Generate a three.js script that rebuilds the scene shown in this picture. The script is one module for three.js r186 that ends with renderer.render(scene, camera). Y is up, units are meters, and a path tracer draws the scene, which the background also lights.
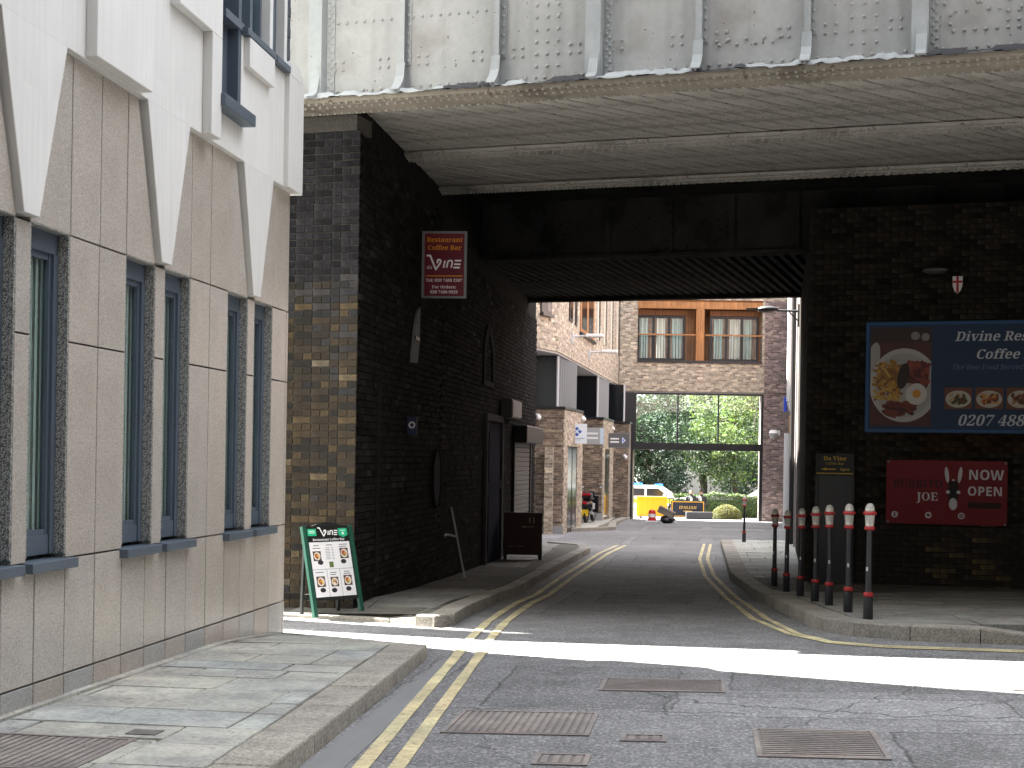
import * as THREE from 'three';
import { mergeGeometries, toCreasedNormals } from 'three/addons/utils/BufferGeometryUtils.js';
import { RoundedBoxGeometry } from 'three/addons/geometries/RoundedBoxGeometry.js';
import { MarchingCubes } from 'three/addons/objects/MarchingCubes.js';

// ------------------------------------------------------------------ camera, sky, sun, exposure
const scene = new THREE.Scene();
const camera = new THREE.PerspectiveCamera(2 * Math.atan(384 / 1450) * 180 / Math.PI, 1024 / 768, 0.1, 3000);
camera.rotation.order = 'YXZ';
camera.position.set(0, 1.65, 0);
camera.rotation.set(0, Math.atan(196 / 1450), 0.016);
camera.setViewOffset(1024, 768, 0, -73, 1024, 768);          // rising-front lens shift, verticals stay parallel

const SUN_AZ = 25, SUN_EL = 50;                               // from the left, a little beyond the bridge
const rad = (d) => d * Math.PI / 180;
const sunDir = new THREE.Vector3(-Math.cos(rad(SUN_AZ)) * Math.cos(rad(SUN_EL)), Math.sin(rad(SUN_EL)), -Math.sin(rad(SUN_AZ)) * Math.cos(rad(SUN_EL)));
{
  const w = 256, h = 128, data = new Float32Array(w * h * 4);
  for (let j = 0; j < h; j++) for (let i = 0; i < w; i++) {
    const phi = ((i + .5) / w - .5) * 2 * Math.PI, th = ((j + .5) / h - .5) * Math.PI;
    const d = new THREE.Vector3(Math.cos(th) * Math.cos(phi), Math.sin(th), Math.cos(th) * Math.sin(phi));
    const up = Math.max(0, d.y), g = Math.pow(Math.max(0, d.dot(sunDir)), 6);
    const o = (j * w + i) * 4, L = .20;
    const z = .45 + .95 * up;                                // thin bright cloud: the zenith outshines the horizon
    data[o] = L * (z * .93 + .9 * g); data[o + 1] = L * (z * .98 + .86 * g); data[o + 2] = L * (z * 1.08 + .76 * g); data[o + 3] = 1;
  }
  const t = new THREE.DataTexture(data, w, h, THREE.RGBAFormat, THREE.FloatType);
  t.mapping = THREE.EquirectangularReflectionMapping; t.magFilter = THREE.LinearFilter; t.needsUpdate = true;
  scene.background = t; scene.environment = t;
}
const sun = new THREE.DirectionalLight(new THREE.Color().setRGB(1, .95, .87), 3.9);
sun.position.copy(sunDir).multiplyScalar(80).add(new THREE.Vector3(0, 0, -25)); sun.target.position.set(0, 0, -25);
sun.castShadow = true; sun.shadow.mapSize.set(4096, 4096);
Object.assign(sun.shadow.camera, { left: -60, right: 60, top: 60, bottom: -60, near: 1, far: 260 });
scene.add(sun, sun.target);
const renderer = new THREE.WebGLRenderer({ antialias: true });
renderer.setSize(1024, 768); renderer.shadowMap.enabled = true; renderer.shadowMap.type = THREE.PCFSoftShadowMap;
renderer.toneMapping = THREE.LinearToneMapping; renderer.toneMappingExposure = 16.8;

// ------------------------------------------------------------------ helpers
let seed = 12345;
const rnd = () => { seed = (seed * 1664525 + 1013904223) >>> 0; return seed / 4294967296; };
const rr = (a, b) => a + (b - a) * rnd();
const pick = (a) => a[Math.floor(rnd() * a.length) % a.length];
const clamp = (v, a = 0, b = 1) => Math.max(a, Math.min(b, v));
const sm = (a, b, x) => { x = clamp((x - a) / (b - a)); return x * x * (3 - 2 * x); };
const taken = {};
function numbered(n) { if (!(n in taken)) { taken[n] = 0; return n; } taken[n]++; return n + '_' + String(taken[n]).padStart(3, '0'); }
function tag(o, label, category, group, kind) { if (label) o.userData.label = label; if (category) o.userData.category = category; if (group) o.userData.group = group; if (kind) o.userData.kind = kind; return o; }
function thing(name, label, category, p = [0, 0, 0], ry = 0, group) {
  const o = new THREE.Group(); o.name = numbered(name); o.position.set(...p); o.rotation.y = ry; scene.add(o); return tag(o, label, category, group);
}
function uvm(g) {                                             // uv in metres, by the side each vertex faces
  const p = g.attributes.position, n = g.attributes.normal, uv = new Float32Array(p.count * 2);
  for (let i = 0; i < p.count; i++) {
    const ax = Math.abs(n.getX(i)), ay = Math.abs(n.getY(i)), az = Math.abs(n.getZ(i)), x = p.getX(i), y = p.getY(i), z = p.getZ(i);
    if (ay > ax && ay > az) { uv[2 * i] = x; uv[2 * i + 1] = z; } else if (ax > az) { uv[2 * i] = z; uv[2 * i + 1] = y; } else { uv[2 * i] = x; uv[2 * i + 1] = y; }
  }
  g.setAttribute('uv', new THREE.BufferAttribute(uv, 2)); return g;
}
function bx(w, h, d, x = 0, y = 0, z = 0, rx = 0, ry = 0, rz = 0) {
  const g = new THREE.BoxGeometry(w, h, d); if (rx) g.rotateX(rx); if (rz) g.rotateZ(rz); if (ry) g.rotateY(ry); g.translate(x, y, z); return uvm(g);
}
const b2 = (x0, x1, y0, y1, z0, z1) => bx(Math.abs(x1 - x0), Math.abs(y1 - y0), Math.abs(z1 - z0), (x0 + x1) / 2, (y0 + y1) / 2, (z0 + z1) / 2);
function rbx(w, h, d, r, x = 0, y = 0, z = 0) { const g = new RoundedBoxGeometry(w, h, d, 2, r); g.translate(x, y, z); return uvm(g); }
function cyl(r0, r1, h, x, y, z, n = 14) { const g = new THREE.CylinderGeometry(r1, r0, h, n); g.translate(x, y, z); return g; }
function bar(a, b, r, n = 8, r2 = r) {
  const A = new THREE.Vector3(...a), D = new THREE.Vector3(...b).sub(A), L = D.length();
  const g = new THREE.CylinderGeometry(r2, r, L, n); g.translate(0, L / 2, 0);
  g.applyQuaternion(new THREE.Quaternion().setFromUnitVectors(new THREE.Vector3(0, 1, 0), D.normalize())); g.translate(...a); return g;
}
function sph(r, x, y, z, sx = 1, sy = 1, sz = 1, n = 14) { const g = new THREE.SphereGeometry(r, n, Math.max(6, n * .7 | 0)); g.scale(sx, sy, sz); g.translate(x, y, z); return g; }
function lathe(pts, n = 20) { return new THREE.LatheGeometry(pts.map(([r, y]) => new THREE.Vector2(r, y)), n); }
function extr(pts, depth, bevel = 0, holes = []) {            // polygon in xy, thickness along +z
  const s = new THREE.Shape(pts.map(([x, y]) => new THREE.Vector2(x, y)));
  for (const h of holes) s.holes.push(new THREE.Path(h.map(([x, y]) => new THREE.Vector2(x, y))));
  return uvm(new THREE.ExtrudeGeometry(s, { depth, bevelEnabled: bevel > 0, bevelSize: bevel, bevelThickness: bevel, bevelSegments: 1, curveSegments: 8 }));
}
const join = (gs) => gs.length === 1 ? gs[0] : mergeGeometries(gs.map(g => { const q = g.index ? g.toNonIndexed() : g; for (const k of Object.keys(q.attributes)) if (!['position', 'normal', 'uv'].includes(k)) q.deleteAttribute(k); return q; }));
function mesh(name, g, mat, parent) {
  const m = new THREE.Mesh(Array.isArray(g) ? join(g) : g, mat); m.castShadow = m.receiveShadow = true;
  if (parent) { m.name = name; parent.add(m); } else { m.name = numbered(name); scene.add(m); }
  return m;
}
function struct(name, g, mat) { return tag(mesh(name, g, mat), null, null, null, 'structure'); }
function sgroup(name) { const o = new THREE.Group(); o.name = numbered(name); o.userData.kind = 'structure'; scene.add(o); return o; }
function inst(name, g, mat, mats4, parent, cols) {
  const m = new THREE.InstancedMesh(g, mat, mats4.length); mats4.forEach((q, i) => m.setMatrixAt(i, q)); if (cols) cols.forEach((c, i) => m.setColorAt(i, c));
  m.castShadow = m.receiveShadow = true; m.name = parent ? name : numbered(name); m.userData.kind = 'stuff'; (parent || scene).add(m); return m;
}
const mat4 = (x, y, z, ry = 0, sx = 1, sy = 1, sz = 1, rx = 0, rz = 0) => new THREE.Matrix4().compose(new THREE.Vector3(x, y, z), new THREE.Quaternion().setFromEuler(new THREE.Euler(rx, ry, rz, 'YXZ')), new THREE.Vector3(sx, sy, sz));

// ground: s is the distance along the street (s = -z)
const PS = [-300, 0, 6, 9, 12, 14, 17, 21, 27, 33, 45, 58, 80, 130, 900], PY = [.3, .05, 0, -.02, -.05, -.09, -.19, -.36, -.42, -.47, -.62, -.80, -1.35, -1.6, -2];
function roadY(s) { let i = 0; while (i < PS.length - 2 && s > PS[i + 1]) i++; const t = (s - PS[i]) / (PS[i + 1] - PS[i]); return PY[i] + (PY[i + 1] - PY[i]) * clamp(t); }
const Y = (x, s) => roadY(s) + .02 * clamp(x + 2, 0, 8) * clamp((24 - s) / 8);
function clipPoly(poly, nx, ny, c) {                          // keep nx*x + ny*s <= c
  const out = [];
  for (let i = 0; i < poly.length; i++) {
    const a = poly[i], b = poly[(i + 1) % poly.length], da = nx * a[0] + ny * a[1] - c, db = nx * b[0] + ny * b[1] - c;
    if (da <= 0) out.push(a);
    if (da * db < 0) { const t = da / (da - db); out.push([a[0] + (b[0] - a[0]) * t, a[1] + (b[1] - a[1]) * t]); }
  }
  return out;
}
function slab(poly, off, thick, dy = 0, bev = 0) {            // convex polygon of [x, s] lying on the ground profile
  const P = [], U = []; let area = 0;
  poly.forEach((a, i) => { const b = poly[(i + 1) % poly.length]; area += a[0] * b[1] - b[0] * a[1]; });
  if (area < 0) poly = poly.slice().reverse();                // counter-clockwise in (x, s) is upward for z = -s
  const cx = poly.reduce((q, p) => q + p[0], 0) / poly.length, cs = poly.reduce((q, p) => q + p[1], 0) / poly.length;
  const o = Array.isArray(off) ? off : poly.map(([x, s]) => typeof off === 'function' ? off(x, s) : off);
  const top = poly.map(([x, s], i) => { const l = Math.hypot(x - cx, s - cs) || 1, f = 1 - bev / l; return [cx + (x - cx) * f, Y(x, s) + o[i] + dy, -(cs + (s - cs) * f)]; });
  const mid = poly.map(([x, s], i) => [x, Y(x, s) + o[i] + dy - bev, -s]);
  const bot = poly.map(([x, s], i) => [x, Y(x, s) + o[i] + dy - thick, -s]);
  const tri = (a, b, c, top_) => { for (const q of [a, b, c]) { P.push(...q); U.push(top_ ? q[0] : q[0] + q[2], top_ ? q[2] : q[1]); } };
  for (let i = 1; i < top.length - 1; i++) tri(top[0], top[i], top[i + 1], 1);
  for (let i = 0; i < top.length; i++) {
    const j = (i + 1) % top.length;
    if (bev) { tri(mid[i], mid[j], top[j]); tri(mid[i], top[j], top[i]); }
    const t = bev ? mid : top;
    tri(bot[i], bot[j], t[j]); tri(bot[i], t[j], t[i]);
  }
  const g = new THREE.BufferGeometry(); g.setAttribute('position', new THREE.Float32BufferAttribute(P, 3)); g.setAttribute('uv', new THREE.Float32BufferAttribute(U, 2)); g.computeVertexNormals(); return g;
}
function prism(poly, y0, y1) {                                // straight-sided block over any polygon of [x, s]
  const g = new THREE.ExtrudeGeometry(new THREE.Shape(poly.map(([x, s]) => new THREE.Vector2(x, s))), { depth: y1 - y0, bevelEnabled: false });
  g.rotateX(-Math.PI / 2); g.translate(0, y0, 0); return uvm(g);
}
// ------------------------------------------------------------------ textures
function noiseGrid(n) { const a = new Float32Array(n * n); for (let i = 0; i < a.length; i++) a[i] = rnd(); return a; }
function makeNoise(cells) {                                   // tileable value noise on the unit square
  const a = noiseGrid(cells);
  return (u, v) => {
    u *= cells; v *= cells; let i = Math.floor(u), j = Math.floor(v); let fx = u - i, fy = v - j; fx = fx * fx * (3 - 2 * fx); fy = fy * fy * (3 - 2 * fy);
    i = ((i % cells) + cells) % cells; j = ((j % cells) + cells) % cells; const i1 = (i + 1) % cells, j1 = (j + 1) % cells;
    return (a[j * cells + i] * (1 - fx) + a[j * cells + i1] * fx) * (1 - fy) + (a[j1 * cells + i] * (1 - fx) + a[j1 * cells + i1] * fx) * fy;
  };
}
function fbm(cells, oct) { const ns = []; for (let o = 0; o < oct; o++) ns.push(makeNoise(cells << o)); return (u, v) => { let s = 0, a = .5, t = 0; for (const n of ns) { s += a * n(u, v); t += a; a *= .5; } return s / t; }; }
function tex(n, metres, fn, srgb = true) {
  const d = new Uint8Array(n * n * 4);
  for (let j = 0; j < n; j++) for (let i = 0; i < n; i++) { const c = fn((i + .5) / n, (j + .5) / n, i, j), o = (j * n + i) * 4; d[o] = clamp(c[0]) * 255; d[o + 1] = clamp(c[1]) * 255; d[o + 2] = clamp(c[2]) * 255; d[o + 3] = 255; }
  const t = new THREE.DataTexture(d, n, n); t.wrapS = t.wrapT = THREE.RepeatWrapping; t.magFilter = THREE.LinearFilter; t.minFilter = THREE.LinearMipmapLinearFilter; t.generateMipmaps = true;
  if (srgb) t.colorSpace = THREE.SRGBColorSpace; t.repeat.set(1 / metres, 1 / metres); t.needsUpdate = true; return t;
}
const grey = (v) => [v, v, v];
const sc = (c, k) => [c[0] * k, c[1] * k, c[2] * k];
const mixc = (a, b, t) => [a[0] + (b[0] - a[0]) * t, a[1] + (b[1] - a[1]) * t, a[2] + (b[2] - a[2]) * t];
function dull(o, rough = .95) { return new THREE.MeshPhysicalMaterial({ roughness: rough, specularIntensity: .12, ...o }); }   // dry soot has next to no gloss
function std(o, rough = .8) { const m = new THREE.MeshStandardMaterial({ roughness: rough, ...o }); return m; }
const C = (r, g, b) => new THREE.Color().setRGB(r, g, b);
const lin = (r, g, b) => C(r, g, b);

const TX = {};
{
  const g1 = fbm(96, 2), g2 = fbm(5, 4), g3 = makeNoise(170);
  TX.granite = tex(512, .55, (u, v) => { const a = g1(u, v), b = g3(u, v), c = g2(u, v); let k = .93 + .10 * (c - .5); k += a > .6 ? .07 : a < .40 ? -.11 : 0; k += (b - .5) * .10; return [k, k * .985, k * .965]; });
  TX.graniteRough = tex(256, .45, (u, v) => { const a = g1(u, v), b = g3(u, v); let k = .8; k += a > .58 ? .2 : a < .42 ? -.36 : 0; k += (b - .5) * .25; return [k, k, k * .98]; });
  const w1 = fbm(6, 5), w2 = makeNoise(64);
  TX.stone = tex(512, 2.2, (u, v) => { const a = w1(u, v), b = w2(u, v * .05 + .3); const k = .955 + .05 * (a - .5) + .035 * (b - .5); return [k, k * .995, k * .985]; });
  const y1 = fbm(8, 6), y2 = fbm(60, 2), y3 = fbm(4, 3);
  TX.york = tex(1024, 2.3, (u, v) => { const a = y1(u, v), b = y2(u, v), c = y3(u, v); let k = .84 + .34 * (a - .5) + .22 * (b - .5); if (c > .62 && b > .5) k -= .1; if (b > .72) k -= .16; return [k * (1 + .05 * (c - .5)), k, k * (.985 - .06 * (a - .5))]; });
  TX.yorkBump = tex(512, 2.3, (u, v) => grey(.5 + .6 * (y1(u, v) - .5) + .35 * (y2(u, v) - .5)), false);
  const k1 = fbm(100, 2), k2 = fbm(6, 4);
  TX.kerb = tex(512, 1.2, (u, v) => { const a = k1(u, v), b = k2(u, v); let k = .8 + .2 * (b - .5); k += a > .6 ? .08 : a < .4 ? -.1 : 0; return [k, k * .985, k * .95]; });
}
{ // asphalt, one sheet of 10 m: stone chips, worn and patched areas, cracks and sealed trench edges
  const n = 2048, M = 10, ch = fbm(900, 1), md = fbm(40, 4), big = fbm(4, 4), tr = fbm(9, 3);
  const cr = new Float32Array(n * n);
  const draw = (pts, w, k, jag = .05) => {
    for (let i = 0; i < pts.length - 1; i++) {
      const [ax, ay] = pts[i], [bx_, by] = pts[i + 1], L = Math.hypot(bx_ - ax, by - ay), N = Math.ceil(L * 220);
      for (let q = 0; q <= N; q++) {
        const t = q / N, px = ax + (bx_ - ax) * t, py = ay + (by - ay) * t; const f = tr(px / 2.1, py / 2.1) - .5, h = tr(py / 1.7 + .3, px / 1.3) - .5;
        const X = Math.floor((px + f * jag * 6) / M * n), Z = Math.floor((py + h * jag * 6) / M * n), ww = Math.max(1, Math.round(w / M * n * (.5 + md(px / 1.1, py / 1.1))));
        for (let a = 0; a < ww; a++) for (let b = 0; b < ww; b++) { const o = ((Z + b + n * 4) % n) * n + (X + a + n * 4) % n; cr[o] = Math.max(cr[o], k * (.6 + .4 * ch(px, py))); }
      }
    }
  };
  // coordinates are texture metres: x, and (10 - s) for the near stretch of road
  const T = (x, s) => [x + 2.5, 10 - s + 10];
  const patches = [];
  const patch = (x0, x1, s0, s1, k, w = .02) => { patches.push([T(x0, s1)[0], T(x0, s1)[1] % 10, x1 - x0, s1 - s0, k]); const c = [T(x0, s0), T(x1, s0), T(x1, s1), T(x0, s1), T(x0, s0)]; draw(c, w, .55, .012); };
  patch(-.25, 2.0, 9.35, 10.2, .05); patch(-1.5, -.2, 9.6, 11.6, -.05); patch(1.1, 5.2, 7.2, 8.9, -.05); patch(2.3, 6, 9.3, 11.4, .06); patch(-2.2, -1.95, 7, 11.9, .05); patch(.2, 2.2, 10.5, 12, -.06);
  draw([T(-.6, 10.7), T(-.3, 10.1), T(.5, 9.7), T(1.6, 9.5), T(3.2, 9.45), T(6, 9.6)], .022, .8); draw([T(.3, 8.7), T(.7, 9.3), T(1.3, 10.4), T(1.8, 11.8)], .016, .7); draw([T(1.4, 9.6), T(2.0, 10.2), T(3.5, 10.5)], .014, .7);
  draw([T(-1.7, 9.5), T(-.8, 9.55), T(.3, 9.45)], .018, .7); draw([T(2.5, 7.2), T(2.2, 8.2), T(2.5, 9.6), T(2.4, 11.3)], .016, .6); draw([T(-1.4, 8.5), T(-.9, 7.6), T(-.7, 6.8)], .012, .6); draw([T(-1.9, 12.6), T(0, 12.4), T(2, 12.7), T(5, 12.4)], .016, .7);
  const fn = (u, v) => {
    const x = u * M, y = v * M, c = ch(u, v), m = md(u, v), b = big(u, v);
    let k = .50 + .16 * (b - .5) + .12 * (m - .5);
    for (const [px, py, pw, ph, d] of patches) { const yy = ((y - py) % 10 + 10) % 10, xx = ((x - px) % 10 + 10) % 10; if (xx < pw && yy < ph) k += d * .8; }
    k += (c - .5) * .26 + (c > .8 ? .07 : 0);
    const o = (Math.min(n - 1, v * n | 0)) * n + Math.min(n - 1, u * n | 0); k *= 1 - .5 * cr[o];
    return [k, k, k * 1.012];
  };
  TX.asphalt = tex(n, M, fn);
  TX.asphaltBump = tex(1024, M / 2, (u, v) => grey(.5 + 1.1 * (ch(u, v) - .5)), false);
  const p1 = fbm(7, 5), p2 = fbm(70, 2), p3 = makeNoise(40), p4 = makeNoise(12);
  TX.paint = tex(1024, 3.3, (u, v) => {                       // old bridge paint: chalky, run marks, soot blooms and rust freckles
    const a = p1(u, v), b = p2(u, v), r = p3(u, v * .06), l = p4(u, v); let k = .9 + .12 * (a - .5) + .05 * (b - .5) - .045 * clamp((r - .6) * 3);
    let c = [k, k * .995, k * .975]; if (a > .63) c = mixc(c, [.62, .58, .53], clamp((a - .64) * 5) * .4); if (b > .85 && l > .55) c = mixc(c, [.5, .38, .28], .55); return c;
  });
  TX.soffit = tex(1024, 2.7, (u, v) => { const a = p1(u, v), b = p2(u, v), l = p4(u, v); let k = .84 + .3 * (a - .5) + .10 * (b - .5); let c = [k, k * .985, k * .955]; if (b > .74 && l > .5) c = mixc(c, [.4, .3, .22], .5); if (a < .37) c = mixc(c, [.42, .39, .36], .22); return c; });
  TX.brickNoise = tex(512, .6, (u, v) => { const a = p1(u, v), b = p2(u, v); const k = .78 + .45 * (a - .5) + .4 * (b - .5); return [k, k * .99, k * .97]; });
  TX.brickBump = tex(512, .6, (u, v) => grey(.5 + .6 * (p1(u, v) - .5) + .5 * (p2(u, v) - .5)), false);
  TX.metal = tex(256, 1.1, (u, v) => { const k = .9 + .1 * (p1(u, v) - .5) + .06 * (p2(u, v) - .5); return [k, k, k]; });
  const wd = makeNoise(90);
  TX.wood = tex(512, 1.4, (u, v) => { const k = .82 + .3 * (wd(u, v * .04) - .5) + .16 * (p1(u, v) - .5); return [k, k * .95, k * .88]; });
  TX.ground = tex(512, 6, (u, v) => { const k = .8 + .3 * (p1(u, v) - .5) + .2 * (p2(u, v) - .5); return [k, k, k * .98]; });
}
function brickTex(cols, mortar, seedN) {                       // for walls 40 m off and more, where a brick is 4 x 1.5 pixels
  seed = seedN; const n = 1024, M = 2.25, hN = 30, wN = 10, p = fbm(40, 2); const tone = {};
  const f = (bump) => (u, v) => {
    const row = Math.floor(v * hN), uu = u * wN + (row % 2 ? .5 : 0), col = Math.floor(uu) % wN, fx = uu - Math.floor(uu), fy = v * hN - row;
    const j = fx < .045 || fy < .15; const key = row * 64 + col; if (!(key in tone)) tone[key] = [pick(cols), rr(.78, 1.15)];
    if (bump) return grey(j ? .25 : .7); const nz = .85 + .3 * p(u, v); return j ? sc(mortar, nz) : sc(tone[key][0], tone[key][1] * nz);
  };
  return [tex(n, M, f(0)), tex(512, M, f(1), false)];
}
function canvasTex(w, h, fn) { const c = document.createElement('canvas'); c.width = w; c.height = h; const g = c.getContext('2d'); fn(g, w, h); const t = new THREE.CanvasTexture(c); t.colorSpace = THREE.SRGBColorSpace; return t; }

// ------------------------------------------------------------------ materials
const MT = {};
MT.granite = [[.56, .525, .485], [.58, .543, .503], [.545, .51, .473], [.57, .53, .487], [.545, .517, .487]].map(c => std({ color: lin(...c), map: TX.granite }, .3));
MT.plinth = [[.40, .41, .415], [.46, .42, .385], [.43, .43, .425], [.48, .44, .40]].map(c => std({ color: lin(...c), map: TX.granite }, .38));
MT.rough = std({ color: lin(.55, .55, .54), map: TX.graniteRough, bumpMap: TX.graniteRough, bumpScale: .004 }, .8);
MT.stone = [[.80, .80, .79], [.82, .82, .81], [.785, .785, .775]].map(c => std({ color: lin(...c), map: TX.stone }, .75));
MT.dark = std({ color: lin(.03, .03, .032) }, .9);
MT.inner = std({ color: lin(.10, .11, .11) }, .9);
MT.blueFrame = std({ color: lin(.125, .16, .205), map: TX.metal, metalness: .1 }, .42);
MT.glass = new THREE.MeshPhysicalMaterial({ color: lin(.88, .935, .925), transmission: 1, thickness: 0, roughness: .02, ior: 1.5 });
MT.clear = new THREE.MeshPhysicalMaterial({ color: lin(.93, .97, .95), transmission: 1, thickness: 0, roughness: .01, ior: 1.45 });
MT.curtain = std({ color: lin(.68, .72, .69) }, .95);
MT.asphalt = std({ color: lin(.84, .835, .825), map: TX.asphalt, bumpMap: TX.asphaltBump, bumpScale: .006 }, .88);
MT.york = [[.55, .545, .505], [.51, .51, .485], [.53, .54, .53], [.57, .55, .50], [.475, .485, .475], [.53, .515, .47], [.58, .565, .52]].map(c => std({ color: lin(...c), map: TX.york, bumpMap: TX.yorkBump, bumpScale: .006 }, .82));
MT.joint = std({ color: lin(.20, .185, .15), map: TX.york }, .95);
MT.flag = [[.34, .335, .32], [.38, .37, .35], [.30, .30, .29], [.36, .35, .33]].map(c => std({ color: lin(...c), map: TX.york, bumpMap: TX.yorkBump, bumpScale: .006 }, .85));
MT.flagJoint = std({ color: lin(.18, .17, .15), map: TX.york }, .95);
MT.kerb = [[.50, .48, .45], [.45, .44, .42], [.54, .52, .48]].map(c => std({ color: lin(...c), map: TX.kerb }, .8));
MT.kerbDark = [[.44, .425, .40], [.40, .39, .375], [.48, .465, .435]].map(c => std({ color: lin(...c), map: TX.kerb }, .85));
MT.yellow = std({ color: lin(.80, .70, .44), map: TX.york }, .85);
MT.girder = std({ color: lin(.555, .57, .59), map: TX.paint }, .62);
MT.girderBlue = std({ color: lin(.52, .56, .60), map: TX.paint }, .6);
MT.soffit = [[.50, .492, .478], [.47, .463, .45], [.52, .51, .495], [.45, .443, .432]].map(c => std({ color: lin(...c), map: TX.soffit }, .85));
MT.flangeTan = std({ color: lin(.39, .36, .315), map: TX.soffit }, .85);
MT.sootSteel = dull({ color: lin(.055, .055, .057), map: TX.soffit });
MT.soot = dull({ color: lin(.018, .0175, .018), map: TX.brickNoise }, .92);
MT.slate = std({ color: lin(.05, .062, .08) }, .6);
MT.gutter = std({ color: lin(.22, .223, .23), map: TX.stone }, .85);
MT.black = std({ color: lin(.012, .012, .013) }, .5);
MT.white = std({ color: lin(.78, .78, .77) }, .55);

// ------------------------------------------------------------------ ground, road and pavements
{
  const N = 40, g = new THREE.PlaneGeometry(1, 1, N, N), p = g.attributes.position, uv = g.attributes.uv;
  for (let i = 0; i < p.count; i++) {
    const f = (t) => Math.sign(t) * (Math.abs(t) * 60 + Math.pow(Math.abs(t), 4) * 1200); const x = f(p.getX(i) * 2), s = f(p.getY(i) * 2) + 30;
    p.setXYZ(i, x, Y(x, s) - .10, -s); uv.setXY(i, x, s);
  }
  g.computeVertexNormals(); struct('ground', g, std({ color: lin(.2, .2, .19), map: TX.ground }, .95));
}
const road = sgroup('road');
{
  const P = [], U = [], I = [], xs = [], ss = []; for (let x = -16; x <= 18; x += .5) xs.push(x); for (let s = -25; s <= 110; s += .5) ss.push(s);
  for (const s of ss) for (const x of xs) { P.push(x, Y(x, s), -s); U.push(x + 2.5, -s); }
  const W = xs.length; for (let j = 0; j < ss.length - 1; j++) for (let i = 0; i < W - 1; i++) { const a = j * W + i, b = a + 1, c = a + W, d = c + 1; I.push(a, b, d, a, d, c); }
  const g = new THREE.BufferGeometry(); g.setAttribute('position', new THREE.Float32BufferAttribute(P, 3)); g.setAttribute('uv', new THREE.Float32BufferAttribute(U, 2)); g.setIndex(I); g.computeVertexNormals();
  mesh('carriageway', g, MT.asphalt, road);
  for (let q = 4; q < 11.8; q += 1) mesh('gutter_channel', slab([[-2.09 - .014 * Math.max(0, q - 6.9), q], [-1.86 - .03 * Math.max(0, q - 6.9), q], [-1.86 - .03 * Math.max(0, q - 5.9), q + 1], [-2.09 - .014 * Math.max(0, q - 5.9), q + 1]], .005, .004), MT.gutter, road);
  // double yellow lines, worn: short lengths with ragged edges
  const wear = fbm(64, 3);
  function yellowLine(pts, w, mat = MT.yellow) {
    const gs = []; let run = 0;
    for (let i = 0; i < pts.length - 1; i++) {
      const [ax, as] = pts[i], [bx_, bs] = pts[i + 1], L = Math.hypot(bx_ - ax, bs - as), n = Math.max(1, Math.round(L / .09));
      for (let k = 0; k < n; k++) {
        const t0 = k / n, t1 = (k + 1.02) / n, nx = (bs - as) / L, ns = -(bx_ - ax) / L; run += .09;
        const w0 = w * (.82 + .36 * wear(run * .021, .31)), w1 = w * (.82 + .36 * wear((run + .09) * .021, .31));
        const q = (t, ww, sg) => [ax + (bx_ - ax) * t + nx * ww * sg / 2, as + (bs - as) * t + ns * ww * sg / 2];
        gs.push(slab([q(t0, w0, -1), q(t0, w0, 1), q(t1, w1, 1), q(t1, w1, -1)], .009, .004));
      }
    }
    mesh('yellow_line', gs, mat, road);
  }
  const L1 = [[-1.70, 4], [-1.79, 7.5], [-1.95, 10], [-2.08, 12], [-2.2, 13.5], [-2.33, 15.5], [-2.46, 19], [-2.46, 25], [-2.36, 32], [-2.2, 36]];
  yellowLine(L1, .085); yellowLine(L1.map(([x, s]) => [x + .19, s + .02]), .085);
  const R1 = [[6, 13.1], [3.3, 13.05], [2.2, 13.3], [1.6, 13.42], [1.15, 13.75], [.9, 14.5], [.68, 16.5], [.5, 20.5], [.14, 26], [.02, 31], [.1, 38]];
  yellowLine(R1, .07); yellowLine(R1.map(([x, s]) => [x - .16 * sm(13.2, 16, s), s - .12 * (1 - sm(13.2, 16, s))]), .07);
}
function kerbRun(parent, pts, w, off, mats, len = .85, h = .3) {   // kerb stones along a line, the stone lying to the left of travel
  for (let i = 0; i < pts.length - 1; i++) {
    const [ax, as, ao] = pts[i], [bx_, bs, bo] = pts[i + 1], L = Math.hypot(bx_ - ax, bs - as), n = Math.max(1, Math.round(L / len)), nx = -(bs - as) / L, ns = (bx_ - ax) / L;
    for (let k = 0; k < n; k++) {
      const g = .005 / L, t0 = k / n + g, t1 = (k + 1) / n - g, q = (t, e) => [ax + (bx_ - ax) * t + nx * e, as + (bs - as) * t + ns * e], o = (t) => (ao === undefined ? off : ao + (bo - ao) * t);
      let poly = [q(t0, 0), q(t1, 0), q(t1, w), q(t0, w)], of = [o(t0), o(t1), o(t1), o(t0)];
      mesh('kerb_stone', slab(poly, of, h, rr(-.003, .003), .012), pick(mats), parent);
    }
  }
}
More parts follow.
